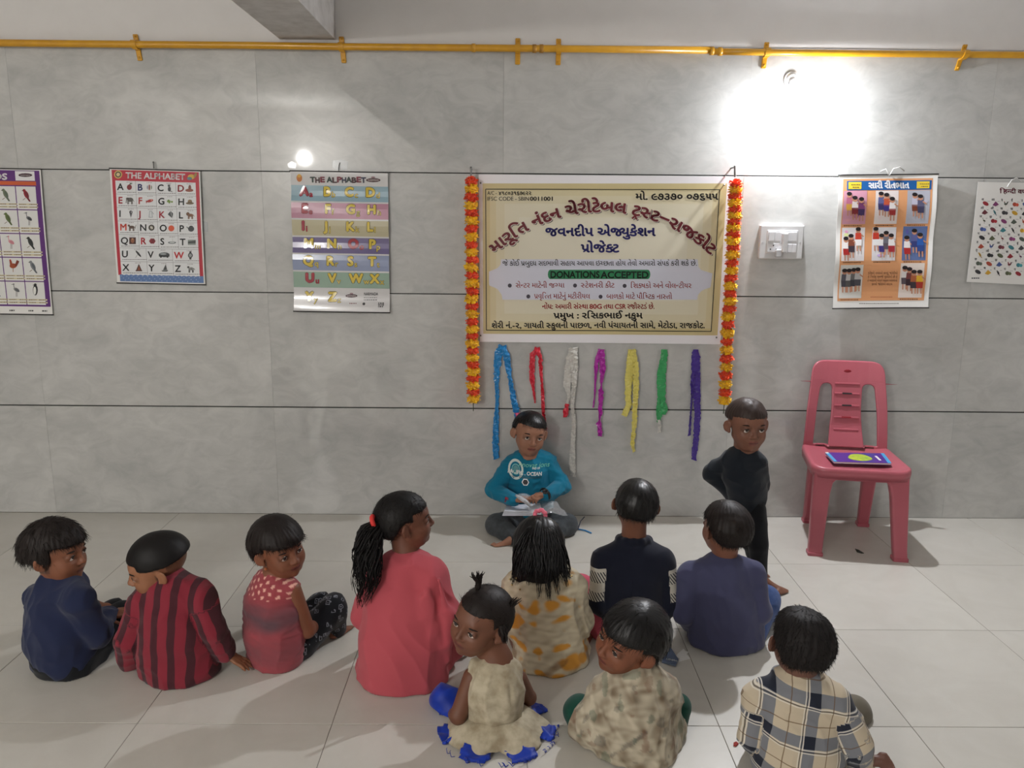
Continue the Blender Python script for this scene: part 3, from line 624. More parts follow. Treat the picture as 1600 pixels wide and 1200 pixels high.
for x, y, lean in ((210, 69.3, 1.5), (533, 73, 1), (809, 75.6, 0), (873, 76.3, 0), (1199, 81.7, -1), (1508, 85.2, -3)):
    c = W(x, y, -.035)-pb; bm = bmesh.new(); hw = .012
    for z0, z1 in ((-.068, -.012), (.012, .052)):
        box(bm, (c[0]-hw, .026, c[2]+z0), (c[0]+hw, .0335, c[2]+z1), .004)
        box(bm, (c[0]-hw, -.004 if z0 < 0 else .002, c[2]+(-.022 if z0 < 0 else .014)), (c[0]+hw, .03, c[2]+(-.014 if z0 < 0 else .022)), .002)
    for z in (-.055, .042): sph(bm, (c[0], .024, c[2]+z), .006, 10, 6)
    v, f = tube([c+[-hw, 0, 0], c+[hw, 0, 0]], .0205, 14)
    vs = [bm.verts.new(q) for q in v]; [bm.faces.new([vs[k] for k in q]) for q in f]
    for q in bm.verts: q.co.x += lean*.004*(-(q.co.z-c[2])/.05)
    link('pipe_clamp', bm_mesh('pipe_clamp', bm), pipe, mat=M_pipe, smooth=False)

# ------------------------------------------------------------------ wall lamp
M_white = mat('white_plastic', (206, 206, 206), .3, coat=.2)
M_dome = mat('lamp_dome', (255, 255, 255), .4, emit=((248, 250, 255), BULB_E*.3))
lb = np.array([1.375, 0, 2.247]); lamp = empty('wall_lamp', lb, 'lit white bulb in an angled holder high on the tiled wall', 'lamp')
bm = bmesh.new(); cyl(bm, (0, .001, 0), (0, -.012, 0), .04, .037, 28); cyl(bm, (0, -.012, 0), (0, -.02, -.002), .03, .026, 28); link('holder_base', bm_mesh('holder_base', bm), lamp, mat=M_white)
ax = np.array([.016, -.10, -.075]); ax /= np.linalg.norm(ax); P0 = np.array([0, -.012, -.003])
bm = bmesh.new(); cyl(bm, P0, P0+ax*.038, .02, .021, 24); link('bulb_holder', bm_mesh('bulb_holder', bm), lamp, mat=M_white, smooth=True)
bm = bmesh.new(); cyl(bm, P0+ax*.036, P0+ax*.0655, .0155, .0305, 28); body = link('bulb_body', bm_mesh('bulb_body', bm), lamp, mat=M_white, smooth=True)
V = []; F = []; q = Vector(ax).to_track_quat('Z', 'Y'); n = 28; R = .0335
for i in range(9):
    a = math.radians(-22)+(math.pi/2+math.radians(22))*i/8; r, h = R*math.cos(a)+.0001, R*.95*math.sin(a)
    for k in range(n): V.append(np.array(q @ Vector((r*math.cos(2*math.pi*k/n), r*math.sin(2*math.pi*k/n), h)))+P0+ax*.075)
for i in range(8):
    for k in range(n): F.append((i*n+k, i*n+(k+1) % n, (i+1)*n+(k+1) % n, (i+1)*n+k))
dm = link('bulb_dome', mesh('bulb_dome', V, F), lamp, mat=M_dome, smooth=True)
dm.data.materials.append(mat('lamp_dome_front', (255, 255, 255), .4, emit=((248, 250, 255), BULB_E*5.2)))
for p_ in dm.data.polygons: p_.material_index = 1 if p_.index//n >= 4 else 0

# ------------------------------------------------------------------ flower garlands
def flower_mesh(name, seed, m):
    rs = random.Random(seed); V = []; F = []
    bm = bmesh.new(); sph(bm, (0, 0, 0), .023, 12, 8, (1, 1, .72)); me0 = bm_mesh('t', bm)
    V = [np.array(q.co) for q in me0.vertices]; F = [tuple(p.vertices) for p in me0.polygons]; bpy.data.meshes.remove(me0)
    N = 190
    for i in range(N):
        z = 1-2*(i+.5)/N; th = i*2.39996+rs.uniform(-.2, .2); r = math.sqrt(1-z*z); d = np.array([r*math.cos(th), r*math.sin(th), z*.78])
        t = np.cross(d, [0, 0, 1.]); t = t/(np.linalg.norm(t)+1e-6); a = rs.uniform(-.8, .8); b = np.cross(d, t); t = t*math.cos(a)+b*math.sin(a)
        L = rs.uniform(.029, .036); w_ = rs.uniform(.004, .0062); n = len(V); bd = np.array([rs.uniform(-.003, .003) for _ in range(3)])
        V += [d*.018-t*w_*.5, d*.018+t*w_*.5, d*L*.86+t*w_*1.1+bd, d*L*.86-t*w_*1.1+bd, d*L+t*w_*.5+bd*2, d*L-t*w_*.5+bd*2]
        F += [(n, n+1, n+2, n+3), (n+3, n+2, n+4, n+5)]
    me = mesh(name, V, F); me.materials.append(m); return me
M_or = mat('orange_petals', (240, 74, 30), .65, mottle=(60, .6, (250, 110, 30)), sheen=.2)
M_ye = mat('yellow_petals', (252, 204, 22), .65, mottle=(60, .5, (255, 226, 60)), sheen=.2)
fm = [[flower_mesh('marigold', 10*k+s, m) for s in range(3)] for k, m in enumerate((M_or, M_ye))]
M_green = mat('garland_stem', (50, 60, 30), .7)
def garland(pts, n, label, Y=-.064):
    base = W(pts[-1][0], pts[-1][1], Y); g = empty('flower_garland', base, label, 'garland', 'marigold garlands')
    path = [W(x, y, Y)-base for x, y in pts]
    v, f = tube(path+[path[-1]+[.0005*0, .004, -.05]], .0022, 6); link('string', mesh('string', v, f), g, mat=M_green, smooth=True)
    for i in range(n):
        t = (i+.5)/n*(len(path)-1); k = min(int(t), len(path)-2); q = path[k]+(path[k+1]-path[k])*(t-k)
        o = link('marigold', random.choice(fm[i % 2]), g, q+np.array([random.uniform(-.002, .002), 0, 0]))
        o.rotation_euler = (random.uniform(-.15, .15), random.uniform(-.15, .15), random.uniform(0, 6)); s = random.uniform(.96, 1.06)*(1.06 if i % 2 else .99); o.scale = (s, s, s*.95)
    nl = path[0]+[0, 0, .045]
    v, f = tube([path[0], nl], .0012, 6); link('hanging_loop', mesh('hanging_loop', v, f), g, mat=M_thread)
garland([(736.5, 277), (737, 400), (738, 520), (739.5, 628)], 30, 'orange and yellow marigold garland hanging left of the banner')
garland([(1149.5, 283), (1145, 380), (1138, 500), (1131.5, 632)], 30, 'orange and yellow marigold garland hanging right of the banner')
for x, y, h, lab in ((736, 262, 16, 'left'), (1148, 260, 17, 'right')):
    b = W(x, y+h, -.064); bm = bmesh.new(); q = W(x, y, -.064)-b
    cyl(bm, (0, 0, 0), q, .0045, .0045, 10); cyl(bm, q+[0, 0, -.004], (q[0], .064, q[2]-.004), .004, .004, 10); sph(bm, q, .0055, 10, 6)
    tag(link('wall_hook', bm_mesh('wall_hook', bm), None, b, M_steel), 'steel hook above the %s marigold garland' % lab, 'hook')

# ------------------------------------------------------------------ crepe streamers
def satin(name, c): return mat(name, c, .38, sheen=.2, coat=.15)
def ribbon(pts, Y, seed, crump=1.0, n=60):
    """flat crumpled strip through (x, y, width px); returns verts, faces in world space"""
    rs = np.random.RandomState(seed); a = np.array(pts, float); L = np.r_[0, np.cumsum(np.hypot(np.diff(a[:, 0]), np.diff(a[:, 1])))]
    n = max(10, int(L[-1]/2.2)); t = np.linspace(0, L[-1], n); x, y, w_ = (np.interp(t, L, a[:, k]) for k in range(3))
    dx, dy = np.gradient(x), np.gradient(y); l = np.hypot(dx, dy); nx, ny = -dy/l, dx/l
    V = []; m = 5
    ph = rs.uniform(0, 6); e = rs.normal(0, .55, (n, 2))
    for i in range(n):
        for j in range(m):
            s = (j/(m-1)-.5); off = w_[i]*s+(e[i, 0] if j == 0 else e[i, 1] if j == m-1 else 0)*min(1, w_[i]/7)
            d = crump*(.006*abs(math.sin(i*.9+ph+s*2))+.004*math.sin(i*.37+s*5)+rs.uniform(0, .0035))
            V.append(W(x[i]+nx[i]*off, y[i]+ny[i]*off+s*2*math.sin(i*.8), Y-d-.002))
    F = [(i*m+j, i*m+j+1, (i+1)*m+j+1, (i+1)*m+j) for i in range(n-1) for j in range(m-1)]
    return V, F
def streamer(label, m, strands, seed):
    b = W(strands[0][0][0], strands[0][0][1], -.01); root = empty('crepe_streamer', b, label, 'streamer', 'crepe paper streamers under the banner')
    for k, s in enumerate(strands):
        mm = m; nm = 'strand'
        if isinstance(s, tuple): nm, mm, s, lab = s
        V, F = ribbon(s, -.008-.006*k, seed*7+k, .5 if k == 0 else 1)
        o = link(nm, mesh(nm, [v-b for v in V], F), root, mat=mm, smooth=False)
        if nm != 'strand': o['label'] = lab
S_blue, S_red, S_white, S_mag, S_yel, S_grn, S_pur = (satin(n, c) for n, c in (('blue_crepe', (20, 130, 196)), ('red_crepe', (206, 24, 50)), ('white_crepe', (206, 204, 198)), ('magenta_crepe', (176, 26, 164)), ('yellow_crepe', (222, 210, 108)), ('green_crepe', (52, 160, 92)), ('purple_crepe', (62, 32, 140))))
S_pink = satin('pink_crepe', (220, 70, 120))
streamer('long bright blue crepe streamer, leftmost of the row under the banner', S_blue, [[(786, 541, 12), (779, 552, 13), (776, 575, 10), (776, 600, 7), (777, 625, 5), (775, 660, 9), (774, 700, 10), (776, 717, 9)], [(785, 541, 12), (791, 556, 11), (794, 575, 9), (797, 592, 6), (801, 615, 9), (806, 640, 9), (809, 656, 8)], ('tip', S_pink, [(808, 645, 6), (810, 668, 5)], 'pink lower tip')], 1)
streamer('red crepe streamer hanging above the head of the boy in the teal shirt', S_red, [[(840, 544, 9), (832, 555, 9), (831, 590, 8), (834, 612, 4), (836, 630, 2)], [(838, 544, 9), (844, 558, 7), (845, 580, 5), (847, 602, 4), (848, 618, 6), (849, 645, 5), (852, 665, 4), (852, 681, 7)]], 2)
streamer('long white crepe streamer with a small red tag on its short strand', S_white, [[(896, 544, 12), (889, 565, 11), (886, 600, 12), (889, 620, 5), (887, 632, 4)], [(895, 543, 14), (898, 570, 10), (897, 602, 8), (894, 635, 5), (897, 655, 6), (895, 690, 7), (894, 720, 9), (895, 745, 9)], ('red_tag', S_red, [(886, 631, 6), (884, 642, 9), (883, 652, 7)], 'red paper tag at the end of the short strand')], 3)
streamer('thin magenta crepe streamer with a pinched waist', S_mag, [[(939, 546, 9), (932, 566, 7), (930, 600, 3), (929, 620, 2), (927, 637, 2)], [(940, 546, 9), (942, 575, 9), (939, 605, 3), (939, 612, 8), (938, 645, 6), (937, 655, 2), (936, 662, 8), (938, 682, 6)]], 4)
streamer('crumpled yellow crepe streamer hanging under the banner', S_yel, [[(987, 546, 12), (984, 580, 13), (981, 610, 10), (982, 634, 9), (975, 650, 9)], [(988, 546, 10), (993, 570, 9), (994, 600, 9), (992, 640, 8), (991, 665, 7), (988, 695, 6), (991, 706, 4)]], 5)
streamer('short green crepe streamer with a silvery frayed end', S_grn, [[(1038, 546, 9), (1037, 560, 11), (1033, 590, 14), (1034, 620, 13), (1030, 645, 10), (1029, 660, 5)], [(1034, 625, 7), (1038, 638, 11), (1036, 648, 8)], ('frayed_tip', S_white, [(1029, 656, 4), (1031, 664, 4), (1030, 676, 6)], 'pale frayed tip')], 6)
streamer('long dark purple crepe streamer, rightmost of the row under the banner', S_pur, [[(1087, 546, 8), (1087, 556, 13), (1087, 600, 15), (1090, 640, 10), (1088, 680, 9), (1084, 719, 8)], [(1083, 585, 7), (1081, 620, 3), (1079, 655, 3), (1077, 681, 4)]], 7)

# ------------------------------------------------------------------ switchboard
c0, c1 = W(1184.5, 404.5, -.022), W(1257, 352, -.022); sb = empty('switchboard', np.array([(c0[0]+c1[0])/2, 0, c0[2]]), 'white electrical switchboard with a plugged-in charger on the wall', 'switchboard')
wS, hS = c1[0]-c0[0], c1[2]-c0[2]; U = lambda u, v: (-wS/2+wS*u, hS*(1-v))
bm = bmesh.new(); box(bm, (-wS/2, -.026, 0), (wS/2, .0, hS), .006, 3); pl = link('back_box', bm_mesh('back_box', bm), sb, mat=M_white)
M_w2 = mat('white_switch_plastic', (216, 216, 218), .25, coat=.3); M_slot = mat('dark_slot', (40, 40, 42), .6); M_gp = mat('grey_plastic', (190, 190, 192), .4)
def mod(name, u0, v0, u1, v1, d0, d1, m=M_w2, par=None, bev=.002):
    x0, z1 = U(u0, v0); x1, z0 = U(u1, v1); bm = bmesh.new(); box(bm, (x0, -d1, z0), (x1, -d0, z1), bev); return link(name, bm_mesh(name, bm), par or sb, mat=m)
mod('module_frame', .16, .15, .86, .83, .024, .029)
mod('switch', .19, .2, .32, .47, .028, .0345); mod('switch', .33, .2, .46, .47, .028, .0325)
so = mod('socket', .18, .53, .45, .8, .028, .032)
for u, v in ((.315, .6), (.25, .71), (.38, .71)): x, z = U(u, v); bm = bmesh.new(); cyl(bm, (x, -.0325, z), (x, -.0318, z), .0036, n=10); link('pin_hole', bm_mesh('pin_hole', bm), so, mat=M_slot)
mod('blank_module', .62, .2, .83, .47, .028, .0325); mod('switch', .64, .55, .74, .8, .028, .034); mod('switch', .75, .55, .84, .8, .028, .0325)
ch = mod('charger', .48, .22, .6, .8, .03, .062, M_w2, bev=.006); mod('charger_plug', .36, .72, .5, .93, .03, .05, M_gp, bev=.003)
x, z = U(.02, .05)
for u, v in ((.07, .5), (.93, .5)): x, z = U(u, v); bm = bmesh.new(); cyl(bm, (x, -.0268, z), (x, -.0255, z), .0035, n=10); link('screw', bm_mesh('screw', bm), sb, mat=M_gp)

# ------------------------------------------------------------------ plastic chair
M_chair = mat('pink_red_plastic', (176, 90, 102), .36, mottle=(7, .3, (164, 82, 94)), coat=.15)
M_chd = mat('chair_emblem', (150, 34, 48), .5)
chair = empty('plastic_chair', (1.72, -.30, 0), 'armless pink-red plastic chair standing against the tiled wall', 'chair'); chair.rotation_euler.z = math.radians(-9.5)
SH = .43
def rrect(w_, d, r, n=5):
    pts = []
    for cx, cy, a0 in ((w_/2-r, d/2-r, 0), (-w_/2+r, d/2-r, 90), (-w_/2+r, -d/2+r, 180), (w_/2-r, -d/2+r, 270)):
        for k in range(n+1): a = math.radians(a0+90*k/n); pts.append((cx+r*math.cos(a), cy+r*math.sin(a)))
    return pts
def loft(rings, close=True):
    """rings: list of (center, w, d, r, xdir, ydir)"""
    V = []; F = []; n = None
    for c, w_, d, r, X, Y in rings:
        X, Y = np.array(X, float), np.array(Y, float); pr = rrect(w_, d, min(r, w_*.49, d*.49)); n = len(pr)
        for a, b in pr: V.append(np.array(c, float)+X*a+Y*b)
    for i in range(len(rings)-1):
        for k in range(n): F.append((i*n+k, i*n+(k+1) % n, (i+1)*n+(k+1) % n, (i+1)*n+k))
    F.append(tuple(range(n))[::-1]); F.append(tuple((len(rings)-1)*n+k for k in range(n)))
    return V, F
X_, Y_ = (1, 0, 0), (0, 1, 0)
# seat: rounded trapezoid with slight dish
def seat_ring(z, k, ins=0.):
    fw, bw, d = .465-ins*2, .425-ins*2, .42-ins*2; pts = []
    for a, b in rrect(1, 1, .16, 7):
        t = b+.5; pts.append(((fw*(1-t)+bw*t)*a, d*b+.0, z+k*(abs(a)**2*.04+max(0, b)*.03)+(.012*max(0, -b-.3) * -2)))
    return pts
rings = [seat_ring(SH-.05, .2, .004), seat_ring(SH-.02, .4, .001), seat_ring(SH-.004, .5, .003), seat_ring(SH, .5, .012), seat_ring(SH-.004, .5, .03), seat_ring(SH-.012, .3, .08), seat_ring(SH-.016, .1, .14), seat_ring(SH-.017, 0, .17)]
n = len(rings[0]); V = [q for r in rings for q in r]; F = [(i*n+k, i*n+(k+1) % n, (i+1)*n+(k+1) % n, (i+1)*n+k) for i in range(len(rings)-1) for k in range(n)]; F.append(tuple((len(rings)-1)*n+k for k in range(n)))
# underside
V += [(q[0]*.97, q[1]*.97, q[2]+.012) for q in rings[0]]; m0 = len(rings)*n; F += [(k, m0+k, m0+(k+1) % n, (k+1) % n) for k in range(n)]; F.append(tuple(m0+k for k in range(n))[::-1])
link('seat', mesh('seat', V, F), chair, mat=M_chair, smooth=True)
for sx, sy in ((-1, -1), (1, -1), (-1, 1), (1, 1)):
    if sy < 0: x0, y0, x1, y1, tw, bw = .172, -.158, .193, -.225, .085, .062
    else: x0, y0, x1, y1, tw, bw = .135, .155, .138, .215, .075, .052
    R_ = []
    for t in np.linspace(0, 1, 9):
        z = SH-.03-(SH-.03)*t; e = .045*max(0, 1-t*5)**2
        R_.append(((sx*(x0+(x1-x0)*t-e*.5), sy*abs(y0+(y1-y0)*t), z), tw+(bw-tw)*t+e, .058-.014*t, .012, X_, Y_))
    R_.insert(-1, ((sx*x1, y1 if sy > 0 else y1, .016), bw, .044, .008, X_, Y_)); R_[-1] = ((sx*x1, y1, 0), bw+.008, .058, .008, X_, Y_)
    R_[-2:-2] = []; R_.insert(-1, ((sx*x1, y1, .0145), bw+.008, .058, .008, X_, Y_))
    V, F = loft(R_); link('leg', mesh('leg', V, F), chair, mat=M_chair, smooth=False)
    bm = bmesh.new()          # raised rib on the leg's front
for y, s_ in ((-.197, .30), (.188, .25)):
    pts = []; n = 18; V = []; F = []
    for i in range(n+1):
        u = -1+2*i/n; zb = SH-.062-.035*max(0, abs(u)-.72)**1*4; 
        for yy in (0, .007): V += [(u*s_/2*1.15, y+yy*(1 if y < 0 else -1)+.02*(u*u)*(1 if y < 0 else -1)*.3, zb), (u*s_/2*1.15, y+yy*(1 if y < 0 else -1)+.02*u*u*(1 if y < 0 else -1)*.3, SH-.006)]
    for i in range(n):
        a = i*4; F += [(a, a+4, a+5, a+1), (a+2, a+3, a+7, a+6), (a+1, a+5, a+7, a+3), (a, a+2, a+6, a+4)]
    link('apron', mesh('apron', V, F), chair, mat=M_chair, smooth=True)
# backrest: filled outline with two slots, bent backwards
HB = .44
def outline(pts, rads, n=7):
    out = []; m = len(pts)
    for i in range(m):
        p0, p1, p2 = Vector(pts[i-1]), Vector(pts[i]), Vector(pts[(i+1) % m]); r = rads[i]
        a = p1+(p0-p1).normalized()*r; b = p1+(p2-p1).normalized()*r
        for k in range(n+1):
            t = k/n; q = a*(1-t)**2+p1*2*t*(1-t)+b*t*t; out.append((q.x, q.y))
        nx_ = Vector(pts[(i+1) % m]); e = nx_+(b-nx_).normalized()*rads[(i+1) % m]; L = (e-b).length; c = int(L/.03)
        for k in range(1, c): q = b+(e-b)*k/c; out.append((q.x, q.y))
    return out
cu = bpy.data.curves.new('t', 'CURVE'); cu.dimensions = '2D'; cu.fill_mode = 'BOTH'; cu.extrude = .004; cu.bevel_depth = .005; cu.bevel_resolution = 2
shapes = [(outline([(-.202, -.01), (-.148, -.01), (-.148, .02), (.148, .02), (.148, -.01), (.202, -.01), (.19, .22), (.168, HB), (-.168, HB), (-.19, .22)], [.006, .006, .01, .01, .006, .006, .05, .055, .055, .05]))]
for s_ in (-1, 1):
    shapes.append(outline([(s_*.082, .015), (s_*.163, .015), (s_*.152, .2), (s_*.135, .335), (s_*.07, .335), (s_*.066, .2)], [.008, .012, .04, .035, .035, .04]))
for s_ in shapes:
    sp = cu.splines.new('POLY'); sp.points.add(len(s_)-1); sp.use_cyclic_u = True
    for q, (a, b) in zip(sp.points, s_): q.co = (a, b, 0, 1)
o = bpy.data.objects.new('t', cu); me = bpy.data.meshes.new_from_object(o); bpy.data.objects.remove(o)
bm = bmesh.new(); bm.from_mesh(me); bmesh.ops.remove_doubles(bm, verts=bm.verts, dist=.0004)
for z in np.arange(.03, HB, .045): bmesh.ops.bisect_plane(bm, geom=bm.verts[:]+bm.edges[:]+bm.faces[:], plane_co=(0, z, 0), plane_no=(0, 1, 0))
for x in (-.1, -.05, 0, .05, .1): bmesh.ops.bisect_plane(bm, geom=bm.verts[:]+bm.edges[:]+bm.faces[:], plane_co=(x, 0, 0), plane_no=(1, 0, 0))
def bend(x, h, d):
    h0 = h; h = max(h, 0.)         # sheet coords -> chair coords
    y = .165+.02*(h/HB)+.055*(h/HB)**1.6+.03*(1-(x/.2)**2)*(.4+.6*h/HB)-.035*max(0, .25-h/HB)*4*(1 if abs(x) < .09 else 0)
    return (x, y+d, SH-.004+h0)
for q in bm.verts: q.co = Vector(bend(q.co.x, q.co.y, -q.co.z))
me2 = bm_mesh('backrest', bm); link('backrest', me2, chair, mat=M_chair)
for k, h in enumerate((.335, .285, .225, .165, .105)):
    V = []; F = []; n = 8; hw = .061
    for i in range(n+1):
        x = -hw+2*hw*i/n
        for d, dz in ((-.009, 0), (-.0145, -.001), (-.0145, -.006), (-.009, -.012)): V.append(bend(x, h+dz, d))
    for i in range(n):
        for j in range(3): F.append((i*4+j, i*4+4+j, i*4+5+j, i*4+j+1))
    link('backrest_step', mesh('backrest_step', V, F), chair, mat=M_chair)
    if k in (1, 2, 3):
        V = [bend(x, h-.001+dz, -.0152) for x, dz in ((-.022, .0015), (.022, .0015), (.025, -.002), (.022, -.0055), (-.022, -.0055), (-.025, -.002))]
        V += [(q[0], q[1]+.004, q[2]) for q in V]
        link('backrest_slot', mesh('backrest_slot', V, [(5, 4, 3, 2, 1, 0)]+[(i, (i+1) % 6, (i+1) % 6+6, i+6) for i in range(6)]), chair, mat=M_slot if k < 3 else M_chd)
bm = bmesh.new(); q = bend(0, .392, -.0095); sph(bm, q, .016, 14, 8, (1.2, .12, .6)); link('emblem', bm_mesh('emblem', bm), chair, mat=M_chd)
bm = bmesh.new(); q = (.15, -.2, SH-.03); sph(bm, q, .008, 12, 8, (1, .4, 1)); link('emblem', bm_mesh('emblem', bm), chair, mat=mat('chair_sticker', (206, 120, 130), .5))
# ------------------------------------------------------------------ book on the chair
M_bk = mat('purple_cover', (66, 46, 150), .3, coat=.4); M_pages = mat('book_pages', (225, 222, 212), .8)
zb = SH+.008
bc_ = [FL(x, y, zb) for x, y in ((1289, 707.5), (1381, 709), (1393, 724.5), (1303, 722))]
ctr = sum(bc_)/4; book = empty('book', ctr, 'thin purple book with a yellow-green shape lying on the chair seat', 'book')
def slabq(name, cs, z0, z1, m, par): V = [(c[0], c[1], z0) for c in cs]+[(c[0], c[1], z1) for c in cs]; return link(name, mesh(name, V, [(3, 2, 1, 0), (4, 5, 6, 7)]+[(i, (i+1) % 4, (i+1) % 4+4, i+4) for i in range(4)]), par, mat=m)
rel = [c-ctr for c in bc_]; mid = lambda k: [c*k for c in rel]
slabq('pages', mid(.985), -.006, .001, M_pages, book); slabq('cover', rel, .001, .0025, M_bk, book); slabq('back_cover', rel, -.0075, -.006, M_bk, book)
lerp = lambda u, v: (rel[0]*(1-u)+rel[1]*u)*(1-v)+(rel[3]*(1-u)+rel[2]*u)*v
slabq('cover_edge', [lerp(0, 0), lerp(.06, 0), lerp(.06, 1), lerp(0, 1)], .0025, .003, mat('cyan_ink', (70, 160, 210), .4), book)
slabq('cover_edge', [lerp(.94, 0), lerp(1, 0), lerp(1, 1), lerp(.94, 1)], .0025, .003, bpy.data.materials['cyan_ink'], book)
V = [lerp(.52+.2*math.cos(a)*(1+.1*math.sin(3*a)), .5+.36*math.sin(a)) for a in np.linspace(0, 2*math.pi, 22)[:-1]]
n = len(V); link('cover_picture', mesh('cover_picture', [(q[0], q[1], .0026) for q in V]+[(q[0], q[1], .0032) for q in V], [tuple(n+k for k in range(n))]+[(i, (i+1) % n, (i+1) % n+n, i+n) for i in range(n)]), book, mat=mat('yellow_green_ink', (188, 200, 60), .4, mottle=(40, .8, (110, 170, 70))))
slabq('cover_title', [lerp(.8, .3), lerp(.84, .3), lerp(.86, .75), lerp(.82, .75)], .0025, .0031, M_paper, book)
slabq('cover_corner', [lerp(.0, .0), lerp(.05, .0), lerp(.05, .12), lerp(.0, .12)], .003, .0034, M_paper, book)
# ------------------------------------------------------------------ figures: smooth distance fields -> one surface
def _v(a): return np.asarray(a, float)
def rotm(yaw, pitch=0., roll=0.):
    """head / body frame: columns right, forward, up. yaw 0 looks away from the camera (+y), 90 to the right"""
    a, b, c = (math.radians(k) for k in (yaw, pitch, roll))
    f = _v([math.sin(a)*math.cos(b), math.cos(a)*math.cos(b), math.sin(b)]); r = _v([math.cos(a), -math.sin(a), 0]); u = np.cross(r, f)
    return np.stack([math.cos(c)*r-math.sin(c)*u, f, math.cos(c)*u+math.sin(c)*r], 1)
class Field:
    def __init__(s, lo, hi, h):
        s.h = h; s.lo = _v(lo)-3*h; n = np.ceil((_v(hi)+3*h-s.lo)/h).astype(int)+1; s.n = n
        s.g = [s.lo[i]+h*np.arange(n[i]) for i in range(3)]; s.a = np.full(n, 1., np.float32)
    def sl(s, lo, hi):
        i0 = np.clip(np.floor((lo-s.lo)/s.h).astype(int), 0, s.n); i1 = np.clip(np.ceil((hi-s.lo)/s.h).astype(int)+1, 0, s.n)
        if (i1 <= i0).any(): return None, None
        S = tuple(slice(a, b) for a, b in zip(i0, i1))
        return S, [s.g[0][S[0]][:, None, None], s.g[1][S[1]][None, :, None], s.g[2][S[2]][None, None, :]]
    def add(s, pr):
        k = pr['k']; lo, hi = pr['box']; m = k+2.5*s.h; S, X = s.sl(lo-m, hi+m)
        if S is None: return
        d = pr['f'](X).astype(np.float32); a = s.a[S]
        if pr['op'] == '+':
            if k > 0: t = np.clip(.5+.5*(a-d)/k, 0, 1); s.a[S] = a+(d-a)*t-k*t*(1-t)
            else: s.a[S] = np.minimum(a, d)
        else:
            d = -d
            if k > 0: t = np.clip(.5-.5*(a-d)/k, 0, 1); s.a[S] = a+(d-a)*t+k*t*(1-t)
            else: s.a[S] = np.maximum(a, d)
    def surf(s):
        a = s.a; a[0] = a[-1] = 1; a[:, 0] = a[:, -1] = 1; a[:, :, 0] = a[:, :, -1] = 1
        ins = a < 0; nx, ny, nz = a.shape
        cnt = np.zeros((nx-1, ny-1, nz-1), np.uint8)
        for i in (0, 1):
            for j in (0, 1):
                for k in (0, 1): cnt += ins[i:nx-1+i, j:ny-1+j, k:nz-1+k]
        act = np.argwhere((cnt > 0) & (cnt < 8)); N = len(act)
        if not N: return np.zeros((0, 3)), np.zeros((0, 4), int)
        idx = np.full((nx-1, ny-1, nz-1), -1, np.int32); idx[tuple(act.T)] = np.arange(N)
        P = np.zeros((N, 3)); C = np.zeros(N); cor = [(i, j, k) for i in (0, 1) for j in (0, 1) for k in (0, 1)]
        val = {c: a[act[:, 0]+c[0], act[:, 1]+c[1], act[:, 2]+c[2]] for c in cor}
        for c in cor:
            for ax in range(3):
                if c[ax] == 0:
                    d = list(c); d[ax] = 1; d = tuple(d); va, vb = val[c], val[d]; m = (va < 0) != (vb < 0)
                    t = va[m]/(va[m]-vb[m]); q = np.tile(_v(c), (m.sum(), 1)); q[:, ax] = t; P[m] += q; C[m] += 1
        P = (P/C[:, None]+act)*s.h+s.lo
        F = []
        for ax in range(3):
            sh = [slice(1, -1)]*3; A = [slice(1, -1)]*3; A[ax] = slice(0, -1); B = [slice(1, -1)]*3; B[ax] = slice(1, None)
            ia, ib = ins[tuple(A)], ins[tuple(B)]
            o = np.array([1, 1, 1]); o[ax] = 0
            u, v = [(1, 2), (2, 0), (0, 1)][ax]
            for w_, flip in ((ia & ~ib, False), (~ia & ib, True)):
                e = np.argwhere(w_)+o
                if not len(e): continue
                q = []
                for du, dv in ((-1, -1), (0, -1), (0, 0), (-1, 0)):
                    c = e.copy(); c[:, u] += du; c[:, v] += dv; q.append(idx[tuple(c.T)])
                q = np.stack(q, 1); F.append(q[:, ::-1] if flip else q)
        F = np.concatenate(F)
        return P, F[(F >= 0).all(1)]
def prim(f, lo, hi, k, op='+'): return dict(f=f, box=(_v(lo), _v(hi)), k=k, op=op)
def cap(a, b, ra, rb, k=.02, op='+', sq=None):
    """tapered capsule; sq = (unit axis, factor>1) flattens it along the axis"""
    a, b = _v(a), _v(b); ba = b-a; L = float(ba@ba)+1e-12; r = max(ra, rb)
    if sq is None:
        def f(X):
            p = [X[i]-a[i] for i in range(3)]; t = np.clip((p[0]*ba[0]+p[1]*ba[1]+p[2]*ba[2])/L, 0, 1)
            return np.sqrt(sum((p[i]-t*ba[i])**2 for i in range(3)))-(ra+(rb-ra)*t)
    else:
        n, q = _v(sq[0]), sq[1]
        def f(X):
            p = [X[i]-a[i] for i in range(3)]; t = np.clip((p[0]*ba[0]+p[1]*ba[1]+p[2]*ba[2])/L, 0, 1)
            e = [p[i]-t*ba[i] for i in range(3)]; c = e[0]*n[0]+e[1]*n[1]+e[2]*n[2]
            return (np.sqrt(e[0]**2+e[1]**2+e[2]**2+c*c*(q*q-1))-(ra+(rb-ra)*t))/math.sqrt(q)
    return prim(f, np.minimum(a, b)-r, np.maximum(a, b)+r, k, op)
def ell(c, r, Rm=None, k=.02, op='+'):
    c, r = _v(c), _v(r); Rm = np.eye(3) if Rm is None else Rm; ext = np.sqrt(((Rm*r)**2).sum(1))
    def f(X):
        p = [X[i]-c[i] for i in range(3)]; q = [sum(p[i]*Rm[i, j] for i in range(3)) for j in range(3)]
        k0 = np.sqrt(sum((q[j]/r[j])**2 for j in range(3))); k1 = np.sqrt(sum((q[j]/r[j]**2)**2 for j in range(3)))
        return k0*(k0-1)/(k1+1e-6)
    return prim(f, c-ext, c+ext, k, op)
